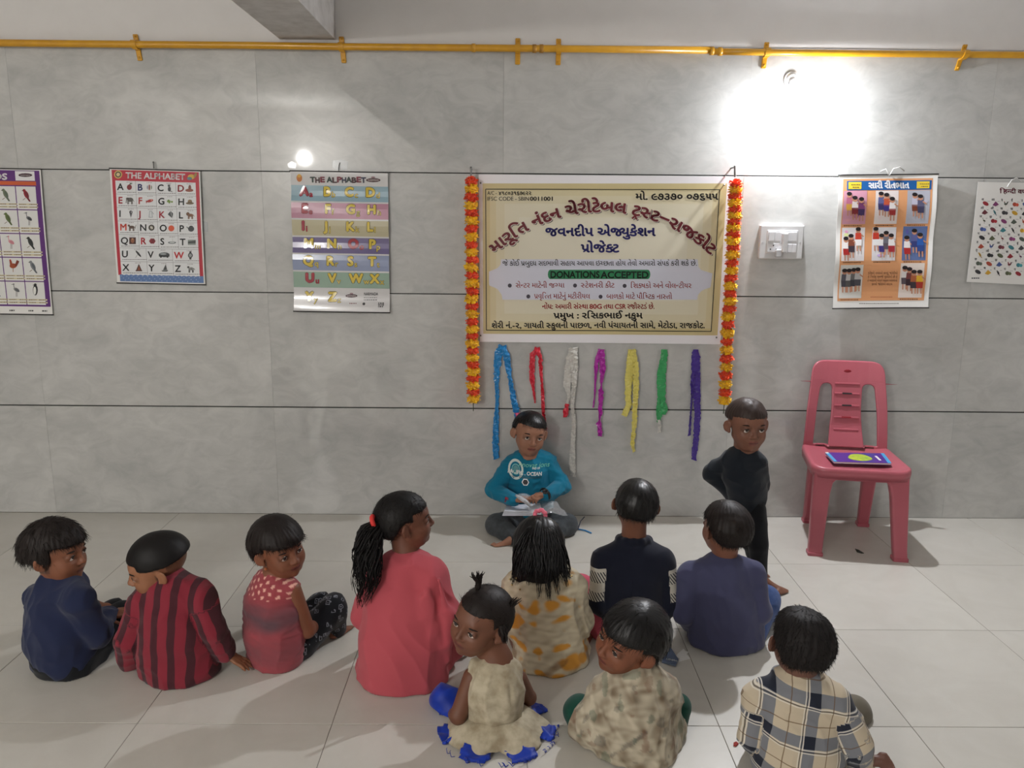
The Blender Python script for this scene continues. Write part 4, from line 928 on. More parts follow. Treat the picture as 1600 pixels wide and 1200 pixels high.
def chain(pts, rad, k=.02, sq=None): return [cap(pts[i], pts[i+1], rad[i], rad[i+1], k, '+', sq) for i in range(len(pts)-1)]
def halfsp(c, n, lo, hi, k=.004):
    """removes the side the normal points to, inside the box"""
    c, n = _v(c), _v(n)/np.linalg.norm(n)
    return prim(lambda X: -(sum((X[i]-c[i])*n[i] for i in range(3)))+0*X[0]*X[1]*X[2], lo, hi, k, '-')
def snoise(P, f, seed):
    rs = np.random.RandomState(seed); o = 0
    for i in range(4):
        a, b, c = rs.normal(0, 1, 3), rs.normal(0, 1, 3), rs.uniform(0, 6, 2); a *= f/np.linalg.norm(a); b *= f*.7/np.linalg.norm(b)
        o = o+np.sin(P@a+c[0]+1.6*np.sin(P@b+c[1]))
    return o/4
def vnormals(P, F):
    n = np.cross(P[F[:, 2]]-P[F[:, 0]], P[F[:, 3]]-P[F[:, 1]]); N = np.zeros_like(P)
    for k in range(4): np.add.at(N, F[:, k], n)
    return N/(np.linalg.norm(N, axis=1)[:, None]+1e-12)
def relax(P, F, it=1, w_=.5):
    for _ in range(it):
        S = np.zeros_like(P); C = np.zeros(len(P))
        for k in range(4):
            for j in (1, 3): np.add.at(S, F[:, k], P[F[:, (k+j) % 4]]); np.add.at(C, F[:, k], 1)
        P = P*(1-w_)+w_*S/np.maximum(C, 1)[:, None]
    return P
def solid(prims, h):
    lo = np.min([p['box'][0] for p in prims if p['op'] == '+'], 0); hi = np.max([p['box'][1] for p in prims if p['op'] == '+'], 0)
    F = Field(lo, hi, h)
    for p in prims: F.add(p)
    if lo[2] < .03: F.add(prim(lambda X: X[2]-.0012+0*X[0]+0*X[1], (lo[0], lo[1], lo[2]-.02), (hi[0], hi[1], .012), .006, '-'))
    return F.surf()
def drop_islands(P, F, keep=.02):
    n = len(P); lab = np.arange(n)
    E = np.concatenate([F[:, [0, 1]], F[:, [1, 2]], F[:, [2, 3]]])
    for _ in range(400):
        m = np.minimum(lab[E[:, 0]], lab[E[:, 1]]); l2 = lab.copy(); np.minimum.at(l2, E[:, 0], m); np.minimum.at(l2, E[:, 1], m); l2 = l2[l2]
        if (l2 == lab).all(): break
        lab = l2
    u, c = np.unique(lab, return_counts=True); good = np.isin(lab, u[c > keep*n]); mp = np.cumsum(good)-1
    F = F[good[F[:, 0]]]; return P[good], mp[F]
def put(name, P, F, parent, base, m, col=None, q=None, smooth=True):
    me = bpy.data.meshes.new(name); n, f = len(P), len(F)
    me.vertices.add(n); me.vertices.foreach_set('co', (P-base).astype(np.float32).ravel())
    me.loops.add(f*4); me.loops.foreach_set('vertex_index', F.astype(np.int32).ravel())
    me.polygons.add(f); me.polygons.foreach_set('loop_start', np.arange(0, f*4, 4, dtype=np.int32)); me.polygons.foreach_set('loop_total', np.full(f, 4, np.int32))
    me.polygons.foreach_set('use_smooth', np.ones(f, bool)); me.update(calc_edges=True)
    if col is not None:
        at = me.attributes.new('Col', 'FLOAT_COLOR', 'POINT'); a = np.ones((n, 4), np.float32); a[:, :3] = col; at.data.foreach_set('color', a.ravel())
    if q is not None:
        at = me.attributes.new('cloth', 'FLOAT_VECTOR', 'POINT'); at.data.foreach_set('vector', q.astype(np.float32).ravel())
    return link(name, me, parent, mat=m)
def raw(name, V, F, parent, base, m, smooth=True):
    me = mesh(name, [v-base for v in V], F); return link(name, me, parent, mat=m, smooth=smooth)

# materials shared by the figures
M_skin = mat('skin', attr='Col', rough=.48, bump=(260, .12, .001), spec=.4)
def hair_mat(name, col, rough=.55, spec=.28):
    return mat(name, col, rough, spec=spec)
M_hair = hair_mat('black_hair', (16, 13, 13)); M_hairb = hair_mat('brownish_hair', (30, 23, 21)); M_hairs = hair_mat('glossy_hair', (13, 11, 12), .4, .4)
M_eye = mat('eyeball', attr='Col', rough=.08, coat=.6); M_brow = mat('brow_hair', (26, 18, 16), .8); M_lid = mat('lash_line', (24, 14, 12), .7)
def cloth_mat(name, col, rough=.9, mott=None, weave=700, attr=None):
    return mat(name, col, rough, spec=.25, mottle=mott, bump=(weave, .25, .001), sheen=.15, attr=attr)

def hand(w_, d, n, H, k=.004, curl=.5, side=1, spread=.18):
    """w_ wrist, d direction of fingers, n palm normal (fingers curl towards it), H hand length"""
    w_, d, n = _v(w_), _v(d)/np.linalg.norm(d), _v(n); n = n-d*(n@d); n /= np.linalg.norm(n); x = np.cross(d, n)*side
    out = [ell(w_+d*H*.27, (H*.2, H*.27, H*.085), np.stack([x, d, n], 1), .01), cap(w_-d*H*.12, w_+d*H*.12, H*.13, H*.13, .012)]
    for i, (ox, L, sp) in enumerate(((-.155, .36, -.5), (-.05, .42, -.15), (.055, .40, .2), (.15, .31, .6))):
        b = w_+d*H*.46+x*H*ox*1.15; c = curl*(1+.15*i); dd = d+x*sp*spread
        dirs = []
        for j in (.35, .95, 1.5): v = dd*math.cos(c*j)+n*math.sin(c*j); dirs.append(v/np.linalg.norm(v))
        p = b-d*H*.1; r = H*.052; pts = [p, b+dirs[0]*H*L*.42]; pts.append(pts[-1]+dirs[1]*H*L*.33); pts.append(pts[-1]+dirs[2]*H*L*.25)
        out += chain(pts, [r*1.1, r, r*.92, r*.78], k)
    t0 = w_+d*H*.12-x*H*.14; t1 = t0+(d*.55-x*.62+n*.35)*H*.26; t2 = t1+(d*.8-x*.15+n*.4)*H*.2
    return out+chain([t0, t1, t2], [H*.075, H*.062, H*.05], .006)
def foot(a, d, L, up=(0, 0, 1), k=.008):
    """a ankle, d toe direction"""
    a, d, up = _v(a), _v(d)/np.linalg.norm(d), _v(up); up = up-d*(up@d); up /= np.linalg.norm(up); x = np.cross(d, up)
    heel = a-up*L*.16-d*L*.12; ball = heel+d*L*.68
    out = [cap(heel, ball, L*.13, L*.1, .015, sq=(up, 1.25)), cap(a, heel+d*L*.2, L*.13, L*.13, .02), cap(a+d*L*.1, ball, L*.1, L*.07, .02)]
    for i in range(5):
        o = (i-2)*L*.085; b = ball+x*o*.9+d*L*.02*(2-abs(i-1.5)); e = b+d*L*(.2-.025*i)-up*L*.03
        out.append(cap(b, e, L*.055, L*.058 if i == 0 else L*.042, k))
    return out

def head_prims(c, R, H, age=0.):
    """unit head (height 1 = chin to crown) -> world; returns prims and the mapping"""
    T_ = lambda q: c+R@(_v(q)*H)
    E_ = lambda q, r, k=.03, op='+', rot=None: ell(T_(q), _v(r)*H, R if rot is None else R@rot, k*H, op)
    C_ = lambda a, b, ra, rb, k=.03, op='+': cap(T_(a), T_(b), ra*H, rb*H, k*H, op)
    P = [E_((0, -.06, .13), (.385, .46, .375)), E_((0, .10, -.14), (.30, .30, .33), .12), E_((0, .14, -.32), (.2, .22, .155), .12)]
    for s in (-1, 1):
        P += [E_((s*.165, .235, -.17), (.125, .13, .14), .13), C_((s*.26, .02, -.2), (s*.12, .22, -.40), .07, .07, .08)]
    P += [C_((-.14, .33, .13), (.14, .33, .13), .06, .06, .1), C_((0, .30, -.41), (0, .305, -.40), .075, .075, .06)]
    for s in (-1, 1): P.append(E_((s*.16, .415, .0), (.085, .07, .06), .07, '-'))
    P += [C_((0, .385, .06), (0, .455, -.1), .026, .036, .05), E_((0, .46, -.13), (.048, .05, .04), .04)]
    for s in (-1, 1): P += [E_((s*.052, .425, -.145), (.036, .045, .032), .02), E_((s*.03, .455, -.168), (.014, .018, .014), .01, '-')]
    P += [E_((0, .37, -.24), (.1, .045, .05), .05), C_((-.075, .372, -.262), (0, .402, -.252), .012, .023, .015), C_((.075, .372, -.262), (0, .402, -.252), .012, .023, .015),
          C_((-.06, .375, -.297), (.06, .375, -.297), .022, .022, .02), C_((-.085, .41, -.277), (.085, .41, -.277), .006, .006, .012, '-')]
    for s in (-1, 1):    # ears
        rt = np.array([[math.cos(.75*s), -math.sin(.75*s), 0], [math.sin(.75*s), math.cos(.75*s), 0], [0, 0, 1]])
        P += [E_((s*.425, -.04, -.03), (.032, .09, .13), .02, '+', rt), E_((s*.456, -.01, -.01), (.028, .05, .08), .015, '-', rt), E_((s*.385, .0, -.13), (.03, .045, .045), .03)]
    for s in (-1, 1):    # eyelids
        P += [E_((s*.158, .345, .012), (.088, .062, .05), .03)]
    for s in (-1, 1): P.append(E_((s*.158, .412, .002), (.062, .05, .027), .012, '-'))
    return P, T_

def person(label, base, torso, head, arms, legs, tone=(132, 84, 62), clothes=(), neck=None, hair=None, h=.004, extra=(), bare=(), group=None, buzz=None):
    """torso: list of prims (skin side); head=(centre, R, H); arms/legs: lists of prims; clothes: list of dict"""
    base = _v([base[0], base[1], 0]); root = empty('person', base, label, 'person', group)
    hc, R, H = head; hp, T_ = head_prims(hc, R, H)
    nk = neck if neck is not None else hc-_v([0, 0, H*.75])
    a = T_((0, -.1, -.22)); prims = list(torso)+[cap(a, nk, H*.235, H*.25, .03)]+list(arms)+list(legs)+hp
    P, F = solid(prims, h); P = relax(P, F, 1, .35); P, F = drop_islands(P, F)
    q = (P-hc)@R/H; c = np.tile(_v(s2l(tone)), (len(P), 1)); c *= (1+.1*snoise(P, 25, 3)+.05*snoise(P, 90, 4))[:, None]
    inh = (np.abs(q) < .62).all(1)
    lip = inh & (np.abs(q[:, 0]) < .105-.6*np.abs(q[:, 2]+.275)) & (q[:, 1] > .30) & (q[:, 2] > -.325) & (q[:, 2] < -.232)
    c[lip] = c[lip]*.35+_v(s2l((128, 60, 58)))*.6*(sum(tone)/278)
    mo = lip & (np.abs(q[:, 2]+.277) < .014); c[mo] *= .5
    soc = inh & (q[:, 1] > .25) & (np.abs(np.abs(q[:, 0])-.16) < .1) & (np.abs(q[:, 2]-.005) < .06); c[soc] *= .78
    if buzz is not None:
        b = inh & (q[:, 2] > -.3+.28*np.clip(q[:, 1]+.2, 0, 1)) & (q[:, 1] < .06) & (np.abs(q[:, 0]) < .43) & ~((np.abs(q[:, 0]) > .36) & (q[:, 2] < .12) & (q[:, 1] > -.14)); c[b] = c[b]*.45+_v(s2l((40, 32, 32)))*.55
    put('body', P, F, root, base, M_skin, col=np.clip(c, 0, 1))
    # eyes
    for s in (-1, 1):
        bm = bmesh.new(); bmesh.ops.create_uvsphere(bm, u_segments=28, v_segments=20, radius=.068*H); gz = _v([head_gaze.get(label, (0, 0))[0], 1, head_gaze.get(label, (0, 0))[1]]); gz = gz/np.linalg.norm(gz)
        Q = np.array([v.co[:] for v in bm.verts]); d = Q/(.068*H); ang = np.arccos(np.clip(d@gz, -1, 1))
        cc = np.tile(_v(s2l((214, 206, 198))), (len(Q), 1)); cc[ang < .5] = s2l((58, 34, 24)); cc[ang < .24] = s2l((8, 7, 7)); cc[ang > 1.15] = s2l((180, 130, 120))
        me = bm_mesh('eye', bm); W_ = (R@Q.T).T+T_((s*.158, .333, .004)); me.vertices.foreach_set('co', (W_-base).astype(np.float32).ravel()); me.update()
        at = me.attributes.new('Col', 'FLOAT_COLOR', 'POINT'); a4 = np.ones((len(Q), 4), np.float32); a4[:, :3] = cc; at.data.foreach_set('color', a4.ravel())
        link('eye', me, root, mat=M_eye, smooth=True)
        pts = [T_((s*(.158+.062*x), .398-.022*x*x-.01*max(0, x*1.), .030-.022*x*x)) for x in np.linspace(-1, 1, 9)]
        V, Fq = tube(pts, [H*.006]+[H*.011]*7+[H*.007], 6); raw('eyelash', V, Fq, root, base, M_lid)
        pts = [T_((s*(.155+.09*x), .40-.04*x*x-.02*max(0, x), .112-.02*x*x+.006*x)) for x in np.linspace(-1, 1, 9)]
        V, Fq = tube(pts, [H*.008, H*.015, H*.017, H*.017, H*.016, H*.014, H*.012, H*.009, H*.004], 6); raw('eyebrow', V, Fq, root, base, M_brow)
    for d in clothes:
        P, F = solid(d['prims'], d.get('h', .005)); P = relax(P, F, 1, .4)
        if d.get('islands', True): P, F = drop_islands(P, F)
        N = vnormals(P, F)
        for am, fr, sc, sd in d.get('folds', ()):
            n_ = snoise(P*_v(sc), fr, sd); P = P+N*(1.5*am*(1-2*np.abs(n_)**.8))[:, None]
        if 'mod' in d: P = d['mod'](P, N)
        P[:, 2] = np.maximum(P[:, 2], .0008)
        col = d['col'](P) if 'col' in d else None
        q_ = d['q'](P) if 'q' in d else None
        o = put(d['name'], P, F, root, base, d['mat'], col=col, q=q_)
        if 'label' in d: o['label'] = d['label']
    if hair: hair(root, base, hc, R, H, T_)
    return root, base

def strands(P, N, R, H, T_, n, L, seed, comb, w_=.0011, lift=.25, seg=5, grav=.25, curl=0.):
    rs = np.random.RandomState(seed); idx = rs.choice(len(P), n); V = []; F = []
    for i in idx:
        p = P[i].copy(); nn = N[i]; d = comb(p)+rs.normal(0, .25, 3); d = d-nn*(d@nn); d = d/(np.linalg.norm(d)+1e-6)+nn*lift*rs.uniform(.3, 1.4); d /= np.linalg.norm(d)
        l = L*rs.uniform(.5, 1.2)/seg; pts = [p-nn*.002]; ww = []
        for k in range(seg):
            pts.append(pts[-1]+d*l); d = d+_v([0, 0, -grav])*.3+rs.normal(0, .08+curl, 3)+(comb(pts[-1]))*.25; d /= np.linalg.norm(d)
        s = np.cross(d, nn); s = s/(np.linalg.norm(s)+1e-6); b = len(V); wd = w_*rs.uniform(.7, 1.5)
        for k, q in enumerate(pts):
            e = wd*(1-.85*k/seg); V += [q-s*e, q+s*e, q+nn*e*1.2]
        for k in range(seg):
            o = b+3*k; F += [(o, o+3, o+4, o+1), (o+1, o+4, o+5, o+2), (o+2, o+5, o+3, o)]
    return V, F
def hairdo(style='bowl', m=None, zf=.2, nape=-.24, puff=.055, crown=.0, ear=.04, tips=350, tipL=.03, side_y=.06, undercut=None, extra=None, seed=1, comb=None, rough=.004, lift=.25, cols=None, slope=.0, lean=(0, 0), curl=0., ears=True, body=1500, bodyL=.028):
    """cap of hair round the cranium; zf fringe height, nape lower edge at the back, side_y where sideburns end"""
    def f(root, base, hc, R, H, T_):
        A = lambda q: T_(q); mm = m or M_hair
        pr = [ell(A((lean[0], -.075+lean[1], .145+crown)), _v((.385+puff, .455+puff*1.15, .38+puff*1.2))*H, R, .02), ell(A((0, -.22, .0)), _v((.34+puff*.8, .27+puff, .34))*H, R, .05)]
        if extra: pr += extra(A, R, H)
        big = 1.0*H; c = hc; lo, hi = c-big, c+big
        # face opening: forward of a slanted plane and below the fringe; intersection of three half-spaces
        def open_(X):
            p = [X[i]-c[i] for i in range(3)]; q = [sum(p[i]*R[i, j] for i in range(3))/H for j in range(3)]
            return np.maximum(side_y-q[1]+0*q[0], q[2]-(zf+slope*q[0]+.10*np.clip(1-np.abs(q[0])/.3, 0, 1)*0))*H
        pr.append(prim(open_, lo, hi, .012, '-'))
        def nape_(X):
            p = [X[i]-c[i] for i in range(3)]; q = [sum(p[i]*R[i, j] for i in range(3))/H for j in range(3)]
            e = ear-np.abs(q[0])*0
            return (q[2]-np.where(q[1] > -.12, np.minimum(ear, ear+(-.0)), nape+(ear-nape)*np.clip((q[1]+.3)/.18, 0, 1)))*H
        if undercut is not None: pr.append(prim(lambda X: (sum((X[i]-c[i])*R[i, 2] for i in range(3))/H-undercut-.06*np.abs(sum((X[i]-c[i])*R[i, 1] for i in range(3))/H+.0))*H, lo, hi, .004, '-'))
        else: pr.append(prim(nape_, lo, hi, .016, '-'))
        if ears:
            for s_ in (-1, 1): pr.append(ell(A((s_*.45, .02, -.03)), _v((.13, .14, .16))*H, R, .012, '-'))
        P, F = solid(pr, .0042); P = relax(P, F, 2, .5); P, F = drop_islands(P, F, .05); N = vnormals(P, F)
        q = (P-c)@R; th = np.arctan2(q[:, 0], -q[:, 1]); P = P+N*(rough*(.16*np.sin(th*31+3*snoise(P, 30, seed))+.45*snoise(P, 110, seed+1)+.6*snoise(P, 42, seed+2)))[:, None]
        cm = comb or (lambda p: R@_v([0, .15, 0])+(p-A((0, -.1, .55)))/H*.8-R@_v([0, 0, .5]))
        V, S = strands(P, N, R, H, T_, tips, tipL, seed, cm, lift=lift, curl=curl)
        V2, S2 = strands(P, N, R, H, T_, body, bodyL, seed+5, cm, w_=.0009, lift=.05, seg=4, grav=.1); n0 = len(V); V = V+V2; S = S+[tuple(n0+i for i in q_) for q_ in S2]
        n = len(P); PV = np.concatenate([P, _v(V)]) if V else P; FF = np.concatenate([F, np.array(S)+n]) if V else F
        return put('hair', PV, FF, root, base, mm)
    return f
head_gaze = {}
# ------------------------------------------------------------------ the children
def kit(bx, by, back=.1):
    """pelvis depth from the photo's floor contact; returns base, J (pixel + depth -> world), s (metres per pixel)"""
    f = FL(bx, by); Y = f[1]+back; s = 1/pxm(Y, by)
    return (f[0], Y), (lambda x, y, d=0.: W(x, y, Y+d)), s
def trunk(J, s, Rb, sp, grow=0., k=.04, sqf=1.22):
    """sp: (px, py, dy, half width px)"""
    pts = [J(*q[:3]) for q in sp]; rad = [q[3]*s+grow for q in sp]
    return [cap(pts[i], pts[i+1], rad[i], rad[i+1], k if i else .0, '+', (Rb[:, 1], sqf)) for i in range(len(pts)-1)]
def limb(J, s, pts, grow=0., k=.009): return chain([J(*q[:3]) for q in pts], [q[3]*s+grow for q in pts], k)
def decal(name, obj, parent, base, m, polys, lift=.0016, dirn=(0, 1, 0)):
    """polys: list of world-space point loops + colour, dropped along dirn onto the mesh obj"""
    from mathutils.bvhtree import BVHTree
    me = obj.data; bv = BVHTree.FromPolygons([tuple(v.co) for v in me.vertices], [tuple(p.vertices) for p in me.polygons])
    V, F, C = [], [], []; dv = Vector(dirn).normalized()
    for pts, col in polys:
        n = len(V); ok = True; tmp = []
        for q in pts:
            h = bv.ray_cast(Vector(q-base)-dv*.3, dv)
            if h[0] is None: ok = False; break
            tmp.append(np.array(h[0]-dv*lift)+base)
        if ok: V += tmp; F.append(tuple(range(n, n+len(tmp)))); C.append(s2l(col))
    me = mesh(name, [v-base for v in V], F); at = me.attributes.new('Col', 'FLOAT_COLOR', 'FACE'); a = np.ones((len(C), 4)); a[:, :3] = C; at.data.foreach_set('color', a.ravel())
    return link(name, me, parent, mat=m)
def tpolys(t, org, ux, uy, size, col, bold=0., shear=0.):
    gl, tot = layout(t, bold); out = []
    for v, f in gl:
        for p_ in f: out.append(([org+ux*((v[i][0]+shear*v[i][1])*size)+uy*(v[i][1]*size) for i in p_], col))
    return out, tot*size
def ringtube(c, n, rx, ry, r, u=None, m=22, a0=0., a1=2*math.pi):
    n = _v(n)/np.linalg.norm(n); u = np.cross(n, [0, 0, 1.]) if u is None else _v(u); u /= np.linalg.norm(u); v = np.cross(n, u)
    return [c+u*rx*math.cos(a)+v*ry*math.sin(a) for a in np.linspace(a0, a1, m)]
BAND = s2l((20, 20, 22))
def mixc(a, b, t): t = np.clip(t, 0, 1)[:, None]; return _v(a)*(1-t)+_v(b)*t
SP = set(globals().get('ONLY', range(1, 13)))

# 1 --- boy in the teal shirt
if 1 in SP:
    b, J, s = kit(835, 832, .12); Rb = rotm(180); Rh = rotm(168, -5, -8); lab = 'boy in a teal long-sleeved shirt sitting cross-legged against the wall, facing the camera'
    head_gaze[lab] = (.12, .05)
    sp = [(830, 806, 0, 33), (829, 778, 0, 31), (828, 745, 0, 33), (828, 728, 0, 27)]
    aL = [(800, 726, 0, 13), (772, 765, -.05, 11.5), (801, 782, -.17, 8)]; aR = [(857, 724, 0, 13), (878, 760, -.05, 11.5), (853, 773, -.17, 8)]
    lL = [(816, 812, -.02, 18), (776, 820, -.13, 15), (806, 843, -.26, 11)]; lR = [(844, 812, -.02, 18), (884, 820, -.13, 15), (850, 843, -.26, 11)]
    skin_t = trunk(J, s, Rb, sp, -.012)
    arms = limb(J, s, aL, -.008)+limb(J, s, aR, -.008)+hand(J(803, 781, -.175), J(825, 779, -.21)-J(803, 781, -.175), (0, .4, -1), .105, curl=.5, side=-1)+hand(J(851, 772, -.175), J(833, 778, -.215)-J(851, 772, -.175), (0, .3, -1), .105, curl=.75, side=1)
    ft = foot(J(801, 843, -.27), (-1, -.6, -.12), .16, up=(-.1, -.6, .7))
    legs = limb(J, s, lL, -.012)+limb(J, s, lR, -.012)+ft+foot(J(858, 846, -.25), (1, -.3, -.2), .15)
    M_teal = cloth_mat('teal_jersey', (16, 116, 146), mott=(12, .35, (12, 98, 128)))
    M_ctr = cloth_mat('charcoal_denim', (62, 66, 70), mott=(40, .6, (86, 92, 96)))
    nk = J(827, 712, -.01)
    sh = trunk(J, s, Rb, sp, .002)+limb(J, s, [(804, 724, 0, 13), (828, 720, 0, 15), (853, 722, 0, 13)], .003, .03)+limb(J, s, aL, .004)+limb(J, s, aR, .004)
    sh += [cap(nk+[0, -.02, .012], nk+[0, -.025, .06], .040, .05, .008, '-')]
    tr = trunk(J, s, Rb, [(830, 812, 0, 34), (830, 800, 0, 33)], .004)+limb(J, s, lL, .003, .025)+limb(J, s, lR, .003, .025)
    root, base = person(lab, b, skin_t, (J(828, 677, -.03), Rh, .205), arms, legs, (150, 106, 84), [
        dict(name='shirt', prims=sh, mat=M_teal, folds=[(.0035, 34, (1, 1, 1.3), 1), (.002, 75, (1, 1, 1.6), 2)]),
        dict(name='trousers', prims=tr, mat=M_ctr, folds=[(.003, 45, (1, 1, 1), 3)])], nk,
        hairdo(zf=.24, puff=.018, nape=-.18, tips=350, tipL=.02, seed=11, side_y=.05, m=M_hairs, slope=.10, lift=.25))
    shirt = [o for o in root.children if o.name.startswith('shirt')][0]
    c = J(806, 738, -.12); R0 = 10*s; WT = (206, 220, 214); pol = []
    for k in range(28):
        a0, a1 = 2*math.pi*k/28, 2*math.pi*(k+1)/28
        for r0, r1, cl in ((.86, 1.15, WT), (.5, .62, (120, 190, 190)), (.0, .42, (84, 150, 156))):
            q = [c+_v([math.cos(a)*r*R0*1.0, 0, math.sin(a)*r*R0*1.25]) for a, r in ((a0, r0), (a0, r1), (a1, r1), (a1, r0))]; pol.append((q, cl))
    X1 = _v([1, 0, -.03]); Z1 = _v([0, 0, 1.])
    pol += tpolys('nnovat ions', J(810, 733, -.12), X1, Z1, .034, (120, 206, 176), .0, .3)[0]
    pol += tpolys('PACIFIC . OCEAN', J(793, 744, -.12), X1*.86, Z1, .026, (226, 228, 226), .04, .1)[0]
    pol += tpolys('IND OF', J(832, 736, -.12), X1, Z1, .012, (220, 226, 224), .03)[0]
    for k in range(40):
        x = 796+k*1.25; pol.append(([J(x, 747, -.12), J(x+.6, 747, -.12), J(x+1.2, 750, -.12), J(x+.6, 750, -.12)], (54, 92, 104)))
    c = J(821, 755, -.12)
    for k in range(6):
        a0, a1 = math.pi/3*k, math.pi/3*(k+1)
        for r0, r1, cl in ((.014, .019, (232, 234, 234)), (0, .0138, (34, 34, 40))): pol.append(([c+_v([math.cos(a)*r, 0, math.sin(a)*r]) for a, r in ((a0, r0), (a0, r1), (a1, r1), (a1, r0))], cl))
    decal('shirt_print', shirt, root, base, M_print, pol)
    wd = J(846, 776, -.19)-J(857, 770, -.16)
    V, F = tube(ringtube(J(852, 772, -.172), wd, .03, .027, .006), .008, 8); raw('watch_strap', V, F, root, base, mat('black_rubber', (18, 18, 20), .4))
    bm = bmesh.new(); sph(bm, J(852, 768, -.205)-base, .015, 16, 8, (1, .5, 1)); link('watch_case', bm_mesh('watch_case', bm), root, mat=mat('watch_glass', (24, 26, 30), .12, coat=.5), smooth=True)
    for k in range(3):
        V, F = tube(ringtube(J(796+k*2, 780.5+k*.6, -.158-k*.006), J(805, 783, -.18)-J(790, 779, -.13), .029, .027, .004), .0036, 8); raw('thread_bracelet', V, F, root, base, mat('red_thread', (170, 26, 50), .7) if k == 0 else bpy.data.materials['red_thread'])
    # papers in a clear sleeve on his lap: things of their own
    pc = J(822, 800, -.2); st = empty('paper_stack', pc, 'stack of white papers on the lap of the boy in teal', 'papers')
    cs = [J(790, 797, -.12)-pc, J(842, 793, -.12)-pc, J(846, 806, -.24)-pc, J(786, 806, -.24)-pc]; Mw = mat('white_paper', (222, 226, 236), .6)
    for k in range(4): slabq('paper', [c_+_v([k*.003-.004, k*.002, .0]) for c_ in cs], 0, 0, Mw, st).data
    for ch_i, o in enumerate(st.children):
        for i, v in enumerate(o.data.vertices): v.co.z = cs[i % 4][2]+.006*ch_i+(.0045 if i > 3 else 0)
    fc = J(856, 800, -.2); V = []; n = 14
    M_film = mat('clear_plastic_film', (235, 238, 240), .08, alpha=.28, coat=.8, bump=(40, .6, .01))
    c4 = [J(806, 776, -.20), J(862, 786, -.14), J(892, 806, -.22), J(836, 808, -.27)]
    for i in range(n+1):
        for j in range(n+1):
            u, v = i/n, j/n; q = (c4[0]*(1-u)+c4[1]*u)*(1-v)+(c4[3]*(1-u)+c4[2]*u)*v; V.append(q+_v([0, 0, .012*math.sin(u*7+v*5)+.006*math.sin(v*17+u*3)+.01])-fc)
    F = [(i*(n+1)+j, (i+1)*(n+1)+j, (i+1)*(n+1)+j+1, i*(n+1)+j+1) for i in range(n) for j in range(n)]
    fm_ = tag(link('plastic_sleeve', mesh('plastic_sleeve', V, F), None, fc, M_film, True), 'clear plastic sleeve crumpled over the lap of the boy in teal', 'sleeve')
    V, F = tube([J(x, y, d) for x, y, d in ((806, 774, -.22), (813, 778, -.24), (822, 784, -.25), (830, 792, -.25))], [.006, .011, .010, .006], 8)
    bb = J(818, 782, -.25); tag(link('plastic_roll', mesh('plastic_roll', [v-bb for v in V], F), None, bb, mat('shiny_film', (200, 204, 210), .12, coat=.8, bump=(120, 1, .01)), True), 'small twisted piece of shiny plastic in the hand of the boy in teal', 'plastic')

# 2 --- standing boy in black
if 2 in SP:
    b, J, s = kit(1188, 918, .0); Rb = rotm(150); lab = 'small boy in dark clothes standing with a hand on his hip beside the chair'
    sp = [(1170, 790, 0, 25), (1168, 768, 0, 26), (1162, 738, 0, 30), (1160, 722, 0, 26)]
    aL = [(1138, 722, .02, 14), (1111, 738, .05, 12), (1147, 776, .03, 9)]; aR = [(1184, 724, -.02, 12), (1190, 755, .03, 10), (1186, 782, .05, 8)]
    l1 = [(1177, 798, -.02, 19), (1184, 850, -.03, 14), (1188, 902, -.01, 9)]; l2 = [(1162, 798, .03, 18), (1174, 848, .06, 13), (1184, 890, .14, 8)]
    nk = J(1166, 703, 0)
    arms = limb(J, s, aL, -.006)+limb(J, s, aR, -.006)+hand(J(1147, 776, .03), (.8, .1, -.5), (.3, .8, 0), .1, curl=.4)+hand(J(1186, 783, .05), (0, 0, -1), (-1, .2, 0), .1, curl=.4)
    legs = limb(J, s, l1, -.01)+limb(J, s, l2, -.01)+foot(J(1189, 904, -.01), (.85, -.5, -.12), .145)+foot(J(1185, 892, .14), (.6, -.6, -.1), .14)
    M_blk = cloth_mat('near_black_jersey', (28, 34, 42), mott=(10, .4, (22, 26, 34))); M_blk2 = cloth_mat('black_trouser_cloth', (22, 24, 28))
    sh = trunk(J, s, Rb, sp, .003)+limb(J, s, [(1142, 720, .02, 14), (1164, 712, 0, 13), (1182, 721, -.02, 12)], .002, .03)+limb(J, s, aL, .004)+limb(J, s, aR, .004)
    tr = trunk(J, s, Rb, [(1170, 796, 0, 25), (1169, 785, 0, 25)], .002)+limb(J, s, l1, .003)+limb(J, s, l2, .003)
    person(lab, b, trunk(J, s, Rb, sp, -.01), (J(1168, 664, -.02), rotm(176, -3, 0), .198), arms, legs, (128, 86, 68), [
        dict(name='jumper', prims=sh, mat=M_blk, folds=[(.003, 40, (1, 1, 1.3), 4)]), dict(name='trousers', prims=tr, mat=M_blk2, folds=[(.0015, 45, (1, 1, .5), 5)])], nk,
        hairdo(zf=.2, puff=.012, crown=.03, undercut=.12, tips=200, tipL=.008, body=500, bodyL=.015, seed=12, side_y=.1, m=hair_mat('ash_brown_hair', (58, 46, 42), .5)), buzz=1)

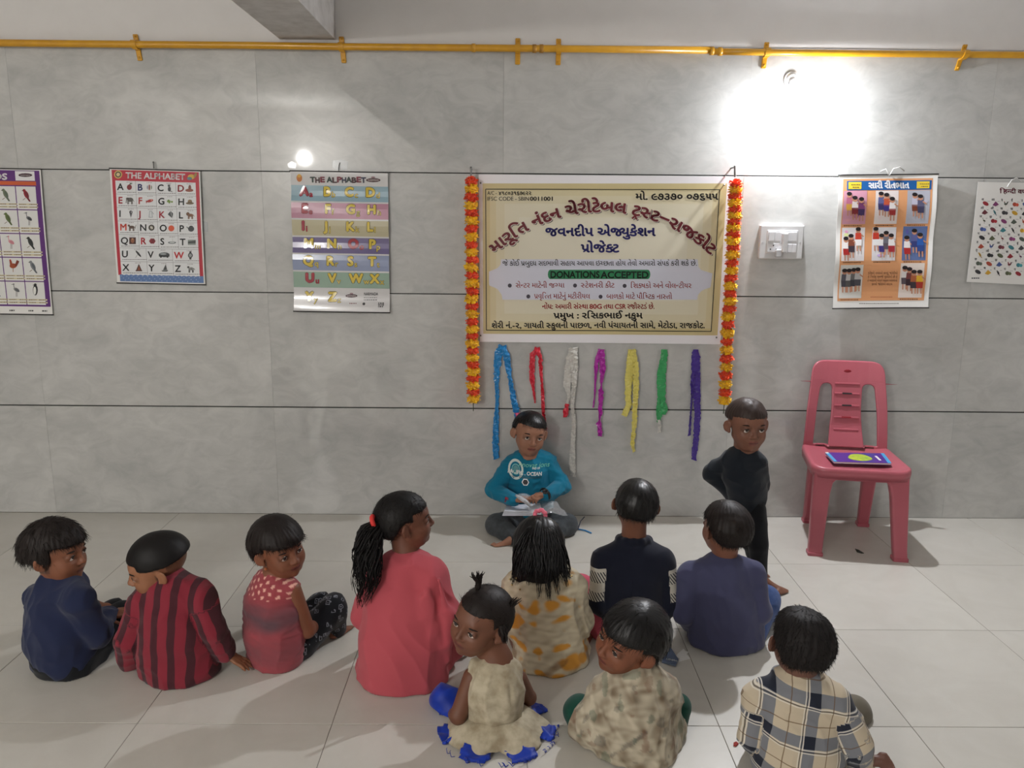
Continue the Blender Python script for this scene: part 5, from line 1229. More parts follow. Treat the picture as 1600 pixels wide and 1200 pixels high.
# 3 --- boy in navy, far left
if 3 in SP:
    b, J, s = kit(110, 1066, .12); Rb = rotm(55); lab = 'boy in a navy shirt at the far left, face in profile to the right'
    sp = [(102, 1018, 0, 58), (96, 985, 0, 56), (94, 945, .02, 47), (97, 922, .03, 36)]
    aR = [(122, 942, -.06, 20), (150, 990, -.03, 18), (168, 962, .12, 12)]; aL = [(62, 938, .12, 18), (112, 955, .3, 15), (147, 945, .26, 10)]
    lR = [(118, 1030, -.02, 34), (192, 966, .18, 22), (196, 1008, .3, 15)]; lL = [(90, 1025, .12, 32), (176, 958, .36, 20), (196, 990, .42, 15)]
    arms = limb(J, s, aL, -.003)+limb(J, s, aR, -.008)+hand(J(147, 945, .26), J(172, 952, .24)-J(147, 945, .26), (0, .2, -1), .115, curl=.7, side=1)+hand(J(166, 962, .12), (.7, .2, .1), (0, .3, -1), .115, curl=.6)
    legs = limb(J, s, lR, -.014)+limb(J, s, lL, -.014)+foot(J(196, 1008, .3), (.4, .8, -.1), .15)
    M_navy = cloth_mat('navy_cotton', (34, 42, 72), mott=(8, .4, (28, 34, 60)))
    sh = trunk(J, s, Rb, sp, .003)+limb(J, s, [(60, 934, .1, 21), (97, 920, .03, 24), (124, 938, -.06, 21)], .002, .04)+limb(J, s, aR, .006)+limb(J, s, aL[:2], .004)
    tr = trunk(J, s, Rb, [(106, 1034, 0, 57), (102, 1024, 0, 57)], .002)+limb(J, s, lR, .003, .03)+limb(J, s, lL, .003, .03)
    root, base = person(lab, b, trunk(J, s, Rb, sp, -.015), (J(90, 864, .03), rotm(96, 0, 0), .203), arms, legs, (134, 84, 60), [
        dict(name='shirt', prims=sh, mat=M_navy, folds=[(.004, 26, (1, 1, 1.3), 6), (.002, 60, (1, 1, 1.3), 7)]), dict(name='trousers', prims=tr, mat=M_blk2, folds=[(.004, 36, (1, 1, 1), 8)])], J(98, 908, .03),
        hairdo(zf=.20, puff=.075, crown=.02, undercut=-.06, tips=700, tipL=.03, seed=13, side_y=.12, m=M_hairb, lift=.5, rough=.006, ears=False), buzz=1)
    trs = [o for o in root.children if o.name.startswith('trousers')][0]; pol = []
    o0, o1 = J(164, 996, .0), J(206, 958, .0); ux = (o1-o0)/np.linalg.norm(o1-o0); uz = np.cross(ux, [0, 1., 0]); uz = -uz if uz[2] > 0 else uz; uz = -uz
    pol += tpolys('MOWERA', o0+ux*.018+uz*.012, ux*.8, uz, .03, (206, 208, 214), .05)[0]
    for a, b_ in ((-.006, .0), (-.012, -.009)):
        for k in range(10): p0 = o0+(o1-o0)*k/10; p1 = o0+(o1-o0)*(k+1)/10; pol.append(([p0+uz*a, p1+uz*a, p1+uz*b_, p0+uz*b_], (196, 198, 204)))
    decal('trouser_print', trs, root, base, M_print, pol, .002)

# 4 --- boy in the striped red shirt
def axes_q(base, Rb, J, arms, s):
    """cloth coordinates: torso frame; along-the-arm frame where a sleeve is nearest"""
    def f(P):
        q = (P-_v([base[0], base[1], 0]))@Rb
        for pts in arms:
            A = [J(*k[:3]) for k in pts]
            for i in range(len(A)-1):
                d = A[i+1]-A[i]; L = np.linalg.norm(d); d /= L; t = (P-A[i])@d; e = P-A[i]-np.clip(t, 0, L)[:, None]*d; m = (np.linalg.norm(e, axis=1) < pts[i][3]*s+.012) & (t > (.03 if i == 0 else -.01)) & (t < L+.03)
                u = e@Rb[:, 0]; q[m] = np.stack([u[m]+.03, (e@Rb[:, 1])[m], (.3-t-(.12 if i else 0))[m]], 1)
        return q
    return f
def attr_tex(m, build):
    nt = m.node_tree; a = nt.nodes.new('ShaderNodeAttribute'); a.attribute_name = 'cloth'; sp_ = nt.nodes.new('ShaderNodeSeparateXYZ'); nt.links.new(a.outputs['Vector'], sp_.inputs[0])
    col = build(nt, sp_.outputs[0], sp_.outputs[2]); nt.links.new(col, nt.nodes['Principled BSDF'].inputs['Base Color'])
def M_(nt, op, a, b=None, c=None):
    n = nt.nodes.new('ShaderNodeMath'); n.operation = op
    for i, v in enumerate((a, b, c)):
        if v is None: continue
        if isinstance(v, (int, float)): n.inputs[i].default_value = v
        else: nt.links.new(v, n.inputs[i])
    return n.outputs[0]
def MX(nt, f, a, b):
    n = nt.nodes.new('ShaderNodeMixRGB')
    for i, v in enumerate((f, a, b)):
        if isinstance(v, (int, float)): n.inputs[i].default_value = v
        elif isinstance(v, tuple): n.inputs[i].default_value = s2l(v)+(1,)
        else: nt.links.new(v, n.inputs[i])
    return n.outputs[0]
def band(nt, x, period, off, w_, soft=.0):
    """1 inside a stripe of width w_ repeating every period"""
    t = M_(nt, 'MODULO', M_(nt, 'ADD', M_(nt, 'MULTIPLY', x, 1/period), 50+off/period), 1.0)
    d = M_(nt, 'ABSOLUTE', M_(nt, 'SUBTRACT', t, .5)); return M_(nt, 'LESS_THAN', d, w_/period/2)
if 4 in SP:
    b, J, s = kit(268, 1080, .12); Rb = rotm(8); lab = 'boy in a red shirt with dark vertical stripes, turned to the left'
    sp = [(280, 1036, 0, 60), (276, 1000, 0, 52), (270, 958, .01, 45), (272, 936, .02, 38)]
    aL = [(224, 944, .0, 19), (204, 1000, -.01, 18), (206, 1036, .03, 15)]; aR = [(316, 936, -.02, 19), (334, 985, -.03, 16), (350, 1018, -.0, 14)]
    lL = [(255, 1045, .06, 34), (205, 1030, .28, 24), (260, 1040, .36, 18)]; lR = [(305, 1045, .06, 34), (338, 1022, .24, 22), (290, 1040, .38, 18)]
    arms = limb(J, s, aL, -.008)+limb(J, s, aR, -.008)+hand(J(206, 1036, .03), (.1, .3, -.6), (1, .2, 0), .11, curl=.5)+hand(J(352, 1022, .0), J(378, 1034, .0)-J(352, 1022, .0), (0, 0, -1), .115, curl=.2, side=-1)
    legs = limb(J, s, lL, -.012)+limb(J, s, lR, -.012)
    M_str = cloth_mat('striped_red_cotton', (160, 30, 52))
    def bs(nt, x, z):
        nz = nt.nodes.new('ShaderNodeTexNoise'); nz.inputs['Scale'].default_value = 9; tc = nt.nodes.new('ShaderNodeTexCoord'); nt.links.new(tc.outputs['Object'], nz.inputs['Vector'])
        x = M_(nt, 'ADD', x, M_(nt, 'MULTIPLY', nz.outputs['Fac'], .012)); f = band(nt, x, .056, .006, .024); return MX(nt, M_(nt, 'MULTIPLY', f, .85), (134, 42, 56), (52, 32, 38))
    attr_tex(M_str, bs)
    sh = trunk(J, s, Rb, sp, .004)+limb(J, s, [(230, 936, .02, 21), (272, 922, .02, 25), (310, 930, .0, 22)], .003, .04)+limb(J, s, aL, .006)+limb(J, s, aR, .005)
    col_ = chain(ringtube(J(276, 908, .03), (0.1, .5, 1), .062, .058, .01, m=12), [.013]*12, .006)
    tr = trunk(J, s, Rb, [(280, 1050, 0, 56), (280, 1040, 0, 56)], .0)+limb(J, s, lL, .002, .03)+limb(J, s, lR, .002, .03)
    person(lab, b, trunk(J, s, Rb, sp, -.015), (J(245, 884, .03), rotm(-116, -14, -6), .205), arms, legs, (148, 100, 72), [
        dict(name='shirt', prims=sh+col_, mat=M_str, q=axes_q(b, Rb, J, [aL, aR], s), folds=[(.004, 26, (1, 1, 1), 9), (.002, 60, (1, 1, .6), 10)]), dict(name='trousers', prims=tr, mat=M_ctr if 1 in SP else M_blk2, folds=[(.004, 36, (1, 1, 1), 8)])], J(274, 912, .03),
        hairdo(zf=.24, puff=.045, crown=.0, undercut=.13, tips=100, tipL=.006, body=500, bodyL=.012, seed=14, side_y=.3, m=M_hair, rough=.001, lift=.03), buzz=1)

# 5 --- small girl in the sleeveless red top
if 5 in SP:
    b, J, s = kit(432, 1054, .1); Rb = rotm(35); lab = 'girl in a sleeveless faded red top and black patterned trousers, looking back at the camera'
    head_gaze[lab] = (.1, .0)
    sp = [(430, 1022, 0, 46), (428, 985, 0, 43), (426, 942, .01, 40), (428, 920, .02, 33)]
    aR = [(457, 922, -.02, 13.5), (480, 985, .0, 12), (505, 968, .16, 8)]; aL = [(398, 924, .08, 13), (408, 965, .22, 11), (450, 966, .3, 8)]
    lR = [(446, 1028, .0, 27), (521, 950, .14, 19), (527, 983, .17, 12)]; lL = [(418, 1026, .1, 26), (500, 946, .28, 18), (512, 975, .33, 12)]
    arms = limb(J, s, aL)+limb(J, s, aR)+hand(J(505, 968, .16), (.6, .6, -.1), (0, 0, -1), .1, curl=.5)+hand(J(450, 966, .3), (.8, .2, 0), (0, 0, -1), .1, curl=.5)
    legs = limb(J, s, lL, -.01)+limb(J, s, lR, -.01)+foot(J(527, 984, .17), (.5, .7, -.1), .14)+foot(J(512, 976, .33), (.5, .7, -.1), .14)
    hi_, lo_ = J(430, 905)[2], J(430, 1040)[2]
    def c5(P):
        z = (P[:, 2]-lo_)/(hi_-lo_); n = snoise(P*_v([1, 1, 3.2]), 22, 5); n2 = snoise(P, 60, 6)
        c = mixc(s2l((158, 66, 74)), s2l((94, 66, 74)), .5*np.exp(-((z-.68)/.13)**2)*1.6+.45*np.maximum(0, n)+.4*np.exp(-((z-.3)/.16)**2)+.15*n2)
        q = (P-_v([b[0], b[1], 0]))@Rb; g = np.stack([q[:, 0]*44, P[:, 2]*44], 1); gi = np.round(g+np.stack([0*g[:, 0], .5*(np.round(g[:, 0]) % 2)], 1)); dd = np.hypot(g[:, 0]-gi[:, 0], g[:, 1]+.5*(np.round(g[:, 0]) % 2)-gi[:, 1])
        m = (dd < .24) & (z > .86); c[m] = s2l((232, 176, 160)); return c
    M_5 = mat('tie_dyed_cotton', attr='Col', rough=.9, bump=(600, .25, .001), sheen=.15)
    M_pat = cloth_mat('black_flowered_cotton', (20, 22, 28)); nt = M_pat.node_tree; vo = nt.nodes.new('ShaderNodeTexVoronoi'); vo.inputs['Scale'].default_value = 46; vo.distance = 'CHEBYCHEV'; tc = nt.nodes.new('ShaderNodeTexCoord'); nt.links.new(tc.outputs['Object'], vo.inputs['Vector'])
    f1 = M_(nt, 'LESS_THAN', M_(nt, 'ABSOLUTE', M_(nt, 'SUBTRACT', vo.outputs['Distance'], .3)), .05); f2 = M_(nt, 'LESS_THAN', vo.outputs['Distance'], .1)
    sep = nt.nodes.new('ShaderNodeSeparateColor'); nt.links.new(vo.outputs['Color'], sep.inputs[0]); f3 = M_(nt, 'GREATER_THAN', sep.outputs[0], .45)
    nt.links.new(MX(nt, M_(nt, 'MULTIPLY', M_(nt, 'MAXIMUM', f1, f2), M_(nt, 'MULTIPLY', f3, .6)), (18, 20, 26), (150, 154, 164)), nt.nodes['Principled BSDF'].inputs['Base Color'])
    top = trunk(J, s, Rb, sp, .005)+limb(J, s, [(405, 920, .07, 13), (428, 914, .02, 17), (452, 920, -.015, 13)], .004, .03)
    nk = J(431, 898, .02)
    tr = trunk(J, s, Rb, [(430, 1036, 0, 45), (430, 1020, 0, 44)], .0)+limb(J, s, lL, .003, .03)+limb(J, s, lR, .003, .03)
    root, base = person(lab, b, trunk(J, s, Rb, sp, -.008), (J(438, 856, .02), rotm(132, -2, 12), .195), arms, legs, (128, 80, 58), [
        dict(name='top', prims=top, mat=M_5, col=c5, folds=[(.003, 30, (1, 1, 1.6), 11), (.0015, 70, (1, 1, 2), 12)]), dict(name='trousers', prims=tr, mat=M_pat, folds=[(.003, 40, (1, 1, 1), 13)])], nk,
        hairdo(zf=.17, puff=.08, nape=-.33, ear=-.0, tips=500, tipL=.022, seed=15, side_y=.09, m=M_hairb, slope=.12, rough=.004, lift=.1))
    V, F = tube(ringtube(nk+[0, 0, .0], (.1, -.2, 1), .05, .05, .01), .0085, 8); raw('neck_binding', V, F, root, base, mat('dark_binding', (46, 22, 26), .9))
    bm = bmesh.new(); sph(bm, J(415, 889, -.03)-base, .0055, 10, 6); link('earring', bm_mesh('earring', bm), root, mat=mat('gold_earring', (190, 120, 80), .3, metal=.6))
# 6 --- girl with the ponytail
def tail(root, base, pts, rad, m, seed, n=60, wav=.008, name='hair_lock', spread=.8, thick=.0055):
    """a bundle of tapering wavy locks following pts"""
    rs = np.random.RandomState(seed); pts = [_v(p) for p in pts]; V, F = [], []
    T_ = np.linspace(0, len(pts)-1, 16)
    def at(t): i = min(int(t), len(pts)-2); f_ = t-i; return pts[i]*(1-f_)+pts[i+1]*f_, rad[i]*(1-f_)+rad[i+1]*f_
    for k in range(n):
        a, rr_ = rs.uniform(0, 6.28), math.sqrt(rs.uniform(0, 1)); end = rs.uniform(.72, 1.0); ph = rs.uniform(0, 6); fr = rs.uniform(.7, 1.3)
        line, rd = [], []
        for j, t in enumerate(T_*end):
            c, r = at(t); o = _v([math.cos(a), math.sin(a)*.75, .3*math.sin(a*2)])*r*rr_*spread
            o = o+_v([math.sin(t*3.2*fr+ph), math.cos(t*2.7*fr+ph), 0])*wav*min(1, t); line.append(c+o); rd.append(max(.0005, thick*(1-.85*(j/15)**1.5)*(.5+.5*min(1, r/.02))*(.25+.75*min(1, j/3))))
        v, f = tube(line, rd, 5); o = len(V); V += v; F += [tuple(o+i for i in q) for q in f]
    return raw(name, V, F, root, base, m)
if 6 in SP:
    b, J, s = kit(627, 1088, .13); Rb = rotm(14); lab = 'taller girl in a coral pink dress with a long wavy ponytail, in profile'
    sp = [(630, 1040, 0, 68), (629, 1000, 0, 62), (631, 945, .01, 54), (635, 905, .02, 43)]
    aR = [(672, 906, -.01, 20), (694, 965, -.02, 20), (704, 1010, .07, 17)]; aL = [(590, 908, .06, 18), (568, 962, .08, 15), (600, 985, .22, 12)]
    lR = [(660, 1045, .04, 40), (708, 1030, .24, 28), (650, 1030, .4, 20)]; lL = [(600, 1045, .08, 40), (566, 1030, .3, 28), (620, 1030, .42, 20)]
    M_cor = cloth_mat('coral_cotton', (186, 82, 92), mott=(5, .3, (172, 72, 82)))
    arms = limb(J, s, aL, -.01)+limb(J, s, aR, -.016)+hand(J(706, 1014, .1), (.4, .9, -.1), (0, 0, -1), .13)+hand(J(600, 985, .22), (.7, .5, 0), (0, 0, -1), .13)
    legs = limb(J, s, lL, -.015)+limb(J, s, lR, -.015)
    dr = trunk(J, s, Rb, sp, .005, sqf=1.15)+limb(J, s, [(594, 900, .06, 18), (637, 890, .02, 22), (672, 897, -.01, 18)], .004, .05)+limb(J, s, aR, .009, .03)+limb(J, s, aL[:2], .008, .03)
    dr += [ell(J(632, 1050, .05), (74*s, .17, 34*s), Rb, .05), ell(J(700, 1005, .04), (13*s, .06, 28*s), Rb, .02), ell(J(692, 1045, .1), (16*s, .1, 26*s), Rb, .03)]
    rs_ = [((668, 925), (676, 985), (672, 1050), (678, 1080)), ((686, 905), (700, 960), (694, 1000), (700, 1030)), ((660, 935), (664, 960), (680, 990), (684, 1040))]
    for k in rs_:
        pts = [J(x, y, -.085+.01*i) for i, (x, y) in enumerate(k)]; dr += chain(pts, [.004, .009, .011, .006], .03)
    dr += [cap(J(690, 965, -.09), J(694, 1005, -.09), .006, .01, .014, '-'), cap(J(684, 1000, -.1), J(688, 1060, -.1), .006, .01, .014, '-')]
    nk = J(638, 878, .03)
    root, base = person(lab, b, trunk(J, s, Rb, sp, -.02), (J(635, 813, .05), rotm(80, 6, 3), .186), arms, legs, (112, 70, 54), [
        dict(name='dress', prims=dr, mat=M_cor, folds=[(.004, 17, (1.3, 1.3, .5), 14), (.0025, 45, (1.2, 1.2, .6), 15)])], nk,
        hairdo(zf=.22, puff=.035, nape=-.24, ear=.02, tips=260, tipL=.02, seed=16, side_y=.13, m=M_hair, rough=.0025, lift=.1, comb=lambda p: J(590, 815, -.02)-p))
    tail(root, base, [J(593, 812, .0), J(580, 826, -.02), J(574, 862, -.05), J(574, 900, -.08), J(566, 950, -.08)], [.012, .035, .048, .045, .02], M_hair, 3, 150, .010, spread=1., thick=.0042)
    V, F = tube(ringtube(J(584, 815, -.01), (-1, 0, -.3), .018, .018, .006, m=16), .008, 8); raw('hair_tie', V, F, root, base, mat('red_hair_tie', (222, 54, 50), .7))

# 7 --- little girl in cream
if 7 in SP:
    b, J, s = kit(772, 1180, .13); Rb = rotm(-8); lab = 'little girl in a soiled cream sleeveless frock, hair in a small top tuft'
    head_gaze[lab] = (-.18, .05)
    sp = [(776, 1150, 0, 44), (772, 1115, 0, 38), (773, 1075, 0, 37), (773, 1052, .01, 30)]
    aL = [(738, 1058, .0, 14.5), (716, 1118, -.03, 13), (706, 1115, .12, 9)]; aR = [(810, 1060, .02, 13.5), (826, 1090, .08, 12), (792, 1110, .2, 9)]
    lL = [(750, 1158, .05, 34), (697, 1096, .12, 20), (700, 1114, .1, 17)]; lR = [(800, 1158, .05, 34), (846, 1112, .2, 22), (820, 1140, .3, 16)]
    arms = limb(J, s, aL)+limb(J, s, aR)+hand(J(706, 1115, .12), (.3, .9, 0), (0, 0, -1), .1)+hand(J(792, 1110, .2), (-.7, .4, 0), (0, 0, -1), .1)
    legs = limb(J, s, lL, -.012)+limb(J, s, lR, -.012)
    M_cr = cloth_mat('soiled_cream_cotton', (196, 186, 162), mott=(26, .75, (134, 118, 92), 8), weave=300); M_bl = cloth_mat('royal_blue_satin', (24, 60, 176), rough=.45, mott=(20, .5, (14, 34, 120)))
    bod = trunk(J, s, Rb, sp[1:], .006)+limb(J, s, [(747, 1042, .0, 12), (772, 1040, .01, 17), (802, 1046, .01, 12)], .003, .02)
    bod += [cap(J(796, 1038, -.045), J(799, 1102, -.066), .011, .008, .004, '-'), cap(J(790, 1034, -.04), J(784, 1056, -.07), .026, .006, .01, '-')]
    cx, cy, zc = J(776, 1118)[0], J(776, 1118)[1], J(776, 1118)[2]; z1 = J(776, 1172, -.1)[2]
    def flare(z0, z1_, r0, r1, amp, seed, th=.006, nf=7, el=1.05):
        """bell-shaped hem built as a distance field of its own"""
        rs = np.random.RandomState(seed); ph = rs.uniform(0, 6, 3)
        def f(X):
            x, y, z = X[0]-cx, (X[1]-cy)*el, X[2]+0*X[0]+0*X[1]; th_ = np.arctan2(x+0*y, -y+0*x); t = np.clip((z0-z)/(z0-z1_), 0, 1.2)
            r = r0+(r1-r0)*t**.7+amp*t*(np.sin(nf*th_+ph[0])*.6+np.sin((nf-4)*th_+ph[1])*.5); hem = .02*np.sin((nf-2)*th_+ph[2])
            d = (np.sqrt(x*x+y*y)-r)*.75; return np.maximum(np.maximum(d, z-z0), (z1_+hem)-z)
        return prim(f, (cx-r1-amp*2, cy-r1-amp*2, z1_-.03), (cx+r1+amp*2, cy+r1+amp*2, z0+.01), .015)
    pep = [flare(zc+.012, z1, 40*s, 86*s, .010, 3)]
    blu = [flare(zc-.022, .0, 40*s, 99*s, .005, 5, nf=9)]+limb(J, s, lL, .006, .03)+limb(J, s, lR, .006, .03)
    nk = J(776, 1030, .02)
    root, base = person(lab, b, trunk(J, s, Rb, sp, -.008), (J(750, 970, .02), rotm(-140, 2, -14), .2), arms, legs, (112, 72, 54), [
        dict(name='bodice', prims=bod, mat=M_cr, folds=[(.003, 70, (1.5, 1.5, .3), 17), (.002, 40, (1, 1, 1), 16)]),
        dict(name='frock_skirt', prims=pep, mat=M_cr, folds=[(.003, 24, (1, 1, 1), 18)]),
        dict(name='underskirt', prims=blu, mat=M_bl, folds=[(.006, 40, (1.3, 1.3, .5), 19)], label='crumpled royal blue underskirt')], nk,
        hairdo(zf=.25, puff=.010, nape=-.24, ear=.03, tips=60, tipL=.02, seed=17, side_y=.15, m=M_hairb, rough=.001, lift=.0, body=900, comb=lambda p: J(748, 918, .01)-p))
    tail(root, base, [J(746, 922, .01), J(748, 908, .01), J(746, 894, .01)], [.007, .008, .038], M_hairb, 5, 34, .004)
    tail(root, base, [J(787, 958, .02), J(797, 948, .02), J(808, 934, .02)], [.012, .012, .02], M_hairb, 6, 30, .004)
    tail(root, base, [J(779, 970, -.02), J(787, 990, -.03), J(790, 1008, -.03)], [.02, .014, .006], M_hairb, 7, 30, .004)
    rs = np.random.RandomState(4); V, F = [], []
    for k in range(26):                           # loose threads along the hem
        a = rs.uniform(-.9, 1.6); p0 = _v([cx+math.sin(a)*94*s, cy-math.cos(a)*90*s, .014]); l = rs.uniform(.01, .02); pts = [p0+_v([math.sin(a+j*.5)*l*j*.35, -math.cos(a+j*.6)*l*j*.35, -.006*j+.008*math.sin(j*2)]) for j in range(4)]
        for q in pts: q[2] = max(q[2], .002)
        v, f = tube(pts, .0011, 4); o = len(V); V += v; F += [tuple(o+i for i in q) for q in f]
    o = raw('hem_threads', V, F, root, base, M_bl); o['kind'] = 'stuff'

# 8 --- long-haired girl in the flowered dress
if 8 in SP:
    b, J, s = kit(855, 1058, .12); Rb = rotm(5); lab = 'girl with long loose black hair and a cream dress with orange blotches, seen from behind'
    sp = [(858, 1014, 0, 54), (854, 975, 0, 47), (851, 935, .01, 46), (850, 915, .02, 40)]
    aL = [(808, 922, .02, 18), (803, 975, .02, 19), (820, 985, .14, 13)]; aR = [(894, 922, .02, 18), (906, 968, .04, 18), (890, 985, .16, 13)]
    lL = [(830, 1025, .05, 38), (795, 985, .26, 24), (835, 1010, .36, 18)]; lR = [(885, 1025, .05, 38), (925, 985, .24, 22), (880, 1010, .36, 18)]
    arms = limb(J, s, aL, -.01)+limb(J, s, aR, -.01)+hand(J(820, 985, .14), (.6, .6, 0), (0, 0, -1), .11)+hand(J(890, 985, .16), (-.6, .6, 0), (0, 0, -1), .11)
    legs = limb(J, s, lL, -.016)+limb(J, s, lR, -.016)
    def c8(P):
        n = snoise(P, 80, 21); n2 = snoise(P*_v([1, 1, 1.6]), 130, 22); n3 = snoise(P*_v([1, 1, 2]), 50, 23); low = np.clip((.14-P[:, 2])/.1, 0, 1)
        c = mixc(s2l((208, 198, 172)), s2l((160, 142, 116)), .3+.5*n2+.25*n3); c = c*(1-np.clip((n-.38)*5, 0, 1)[:, None])+_v(s2l((208, 146, 54)))*np.clip((n-.38)*5, 0, 1)[:, None]
        t = np.clip((n3-.2)*3, 0, 1)*low*.6; return c*(1-t[:, None])+_v(s2l((124, 88, 52)))*t[:, None]
    M_8 = mat('blotched_cotton', attr='Col', rough=.85, bump=(500, .25, .001), sheen=.1)
    dr = trunk(J, s, Rb, sp, .005, sqf=1.15)+limb(J, s, [(812, 912, .02, 17), (850, 905, .02, 21), (890, 912, .02, 17)], .004, .04)+limb(J, s, aL, .006, .03)+limb(J, s, aR, .006, .03)
    dr += [ell(J(858, 1030, .03), (56*s, .15, 28*s), Rb, .05), ell(J(900, 1018, .06), (18*s, .1, 26*s), Rb, .04)]
    hc = J(843, 850, .05)
    def lock(A, R, H): return [cap(A((0, -.28, .1)), A((0, -.38, -.4)), .3*H, .30*H, .06, '+', (R[:, 1], 1.9)), cap(A((.26, -.1, .0)), A((.30, -.2, -.62)), .14*H, .12*H, .05), cap(A((-.26, -.1, 0)), A((-.32, -.2, -.6)), .14*H, .14*H, .05)]
    root, base = person(lab, b, trunk(J, s, Rb, sp, -.014), (hc, rotm(8, -14, 0), .186), arms, legs, (120, 78, 60), [
        dict(name='dress', prims=dr, mat=M_8, col=c8, folds=[(.005, 26, (1.2, 1.2, .8), 20), (.003, 60, (1.2, 1.2, .8), 21)])], J(849, 895, .03),
        hairdo(zf=.2, puff=.03, nape=-1.6, ear=-1.6, tips=500, tipL=.05, seed=18, side_y=.08, m=M_hairs, rough=.003, lift=.06, extra=lock, comb=lambda p: _v([0, -.1, -1.])))
    A = lambda q: hc+rotm(8, -14, 0)@(_v(q)*.186)
    for k, (x0, x1, y1, d) in enumerate(((812, 800, 915, -.06), (822, 812, 905, -.09), (832, 826, 915, -.11), (842, 844, 936, -.12), (852, 858, 940, -.12), (862, 872, 930, -.11), (870, 886, 918, -.08), (876, 892, 905, -.03))):
        tail(root, base, [J(844, 811, .03), J((844+x0)/2, 826, -.02), J(x0, 856, d*.55-.01), J((x0+x1)/2, 890, d*.9), J(x1, y1, d)], [.006, .016, .022, .02, .006], M_hairs, 30+k, 60, .005, thick=.0034)
    tail(root, base, [J(844, 806, .06), J(843, 815, -.0), J(842, 840, -.05), J(842, 870, -.07)], [.012, .022, .04, .045], M_hairs, 9, 50, .002)
    rs = np.random.RandomState(8)
    V, F = tube([J(844, 804, .04)+_v([.019*math.cos(t), .008*math.sin(t*1.0), .013*math.sin(t)+.003*math.sin(t*6)]) for t in np.linspace(0, 6.28, 22)], .0075, 8); raw('hair_tie', V, F, root, base, mat('pink_hair_tie', (226, 110, 132), .6))
    Ms = mat('gold_sequin', (232, 206, 150), .15, metal=.8)
    for x, y in ((806, 903), (800, 914), (813, 921), (893, 900), (886, 910), (797, 905)):
        bm = bmesh.new(); sph(bm, J(x, y, -.05)-base, .0042, 8, 5, (1, .5, 1)); link('sequin', bm_mesh('sequin', bm), root, mat=Ms)

# 9 --- boy in dark navy with patterned white sleeves
if 9 in SP:
    b, J, s = kit(990, 1022, .12); Rb = rotm(2); lab = 'boy in a black-navy jumper with white patterned sleeve panels, seen from behind'
    sp = [(990, 985, 0, 50), (990, 945, 0, 44), (989, 902, .01, 44), (989, 884, .02, 38)]
    aL = [(942, 880, .0, 17), (937, 940, -.01, 16), (962, 975, .14, 13)]; aR = [(1036, 882, .0, 17), (1041, 945, -.01, 16), (1020, 975, .16, 13)]
    lL = [(965, 1000, .0, 32), (907, 924, .10, 21), (943, 984, .03, 15)]; lR = [(1015, 1000, .05, 32), (1040, 975, .28, 22), (990, 985, .38, 16)]
    arms = limb(J, s, aL, -.008)+limb(J, s, aR, -.008)+hand(J(962, 975, .14), (.4, .8, 0), (0, 0, -1), .12)+hand(J(1020, 975, .16), (-.4, .8, 0), (0, 0, -1), .12)
    legs = limb(J, s, lL, -.01)+limb(J, s, lR, -.01)+foot(J(946, 990, .02), (-.1, -.5, -.5), .14)
    M_9 = cloth_mat('panelled_jersey', (20, 24, 40))
    zA, zB = J(940, 903)[2], J(940, 938)[2]
    def b9(nt, x, z):
        inb = M_(nt, 'MULTIPLY', M_(nt, 'LESS_THAN', z, .292), M_(nt, 'GREATER_THAN', z, .165))
        w1 = M_(nt, 'ADD', x, M_(nt, 'MULTIPLY', z, .6)); st = band(nt, w1, .010, 0, .004); half_ = M_(nt, 'ADD', M_(nt, 'MULTIPLY', M_(nt, 'GREATER_THAN', z, .236), M_(nt, 'LESS_THAN', z, .278)), M_(nt, 'LESS_THAN', z, .20)); f = M_(nt, 'MULTIPLY', inb, M_(nt, 'SUBTRACT', 1., M_(nt, 'MULTIPLY', st, half_)))
        side = M_(nt, 'GREATER_THAN', x, 1.0)
        return MX(nt, M_(nt, 'MULTIPLY', f, side), (20, 24, 40), (196, 192, 182))
    attr_tex(M_9, b9)
    q0 = axes_q(b, Rb, J, [aL, aR], s)
    def q9(P):
        q = (P-_v([b[0], b[1], 0]))@Rb; q[:, 0] = 0
        for pts in (aL, aR):
            A = [J(*k[:3]) for k in pts]; sg = -1 if pts is aL else 1
            d = A[1]-A[0]; L = np.linalg.norm(d); d /= L; t = (P-A[0])@d; e = P-A[0]-np.clip(t, 0, L)[:, None]*d; ln = np.linalg.norm(e, axis=1)
            out = sg*(e@Rb[:, 0]); m = (ln < pts[0][3]*s+.02) & (out > (-.01 if sg < 0 else .012)) & (t > .0) & (t < L+.02); q[m, 0] = 2+(sg*out+0*t)[m]; q[m, 2] = (.3-t-.25*np.maximum(0, .02-out))[m]
        return q
    sh = trunk(J, s, Rb, sp, .004)+limb(J, s, [(945, 874, .0, 18), (989, 864, .02, 20), (1034, 876, .0, 18)], .003, .045)+limb(J, s, aL, .005)+limb(J, s, aR, .005)+chain(ringtube(J(990, 843, .03), (0, .2, 1), .054, .052, .01, m=12), [.012]*12, .01)
    M_pk = cloth_mat('dusty_pink_cotton', (206, 92, 112)); tr = trunk(J, s, Rb, [(990, 1000, 0, 48), (990, 988, 0, 48)], .0)+limb(J, s, lL, .004, .03)+limb(J, s, lR, .004, .03)
    person(lab, b, trunk(J, s, Rb, sp, -.014), (J(993, 788, .03), rotm(2, -2, 6), .188), arms, legs, (118, 76, 58), [
        dict(name='jumper', prims=sh, mat=M_9, q=q9, h=.0045, folds=[(.003, 28, (1, 1, 1.3), 24)]), dict(name='trousers', prims=tr, mat=M_pk, folds=[(.004, 34, (1, 1, 1), 25)])], J(990, 845, .03),
        hairdo(zf=.2, puff=.012, nape=-.2, ear=.03, tips=300, tipL=.012, seed=19, side_y=.08, m=M_hairs, rough=.003, lift=.08))

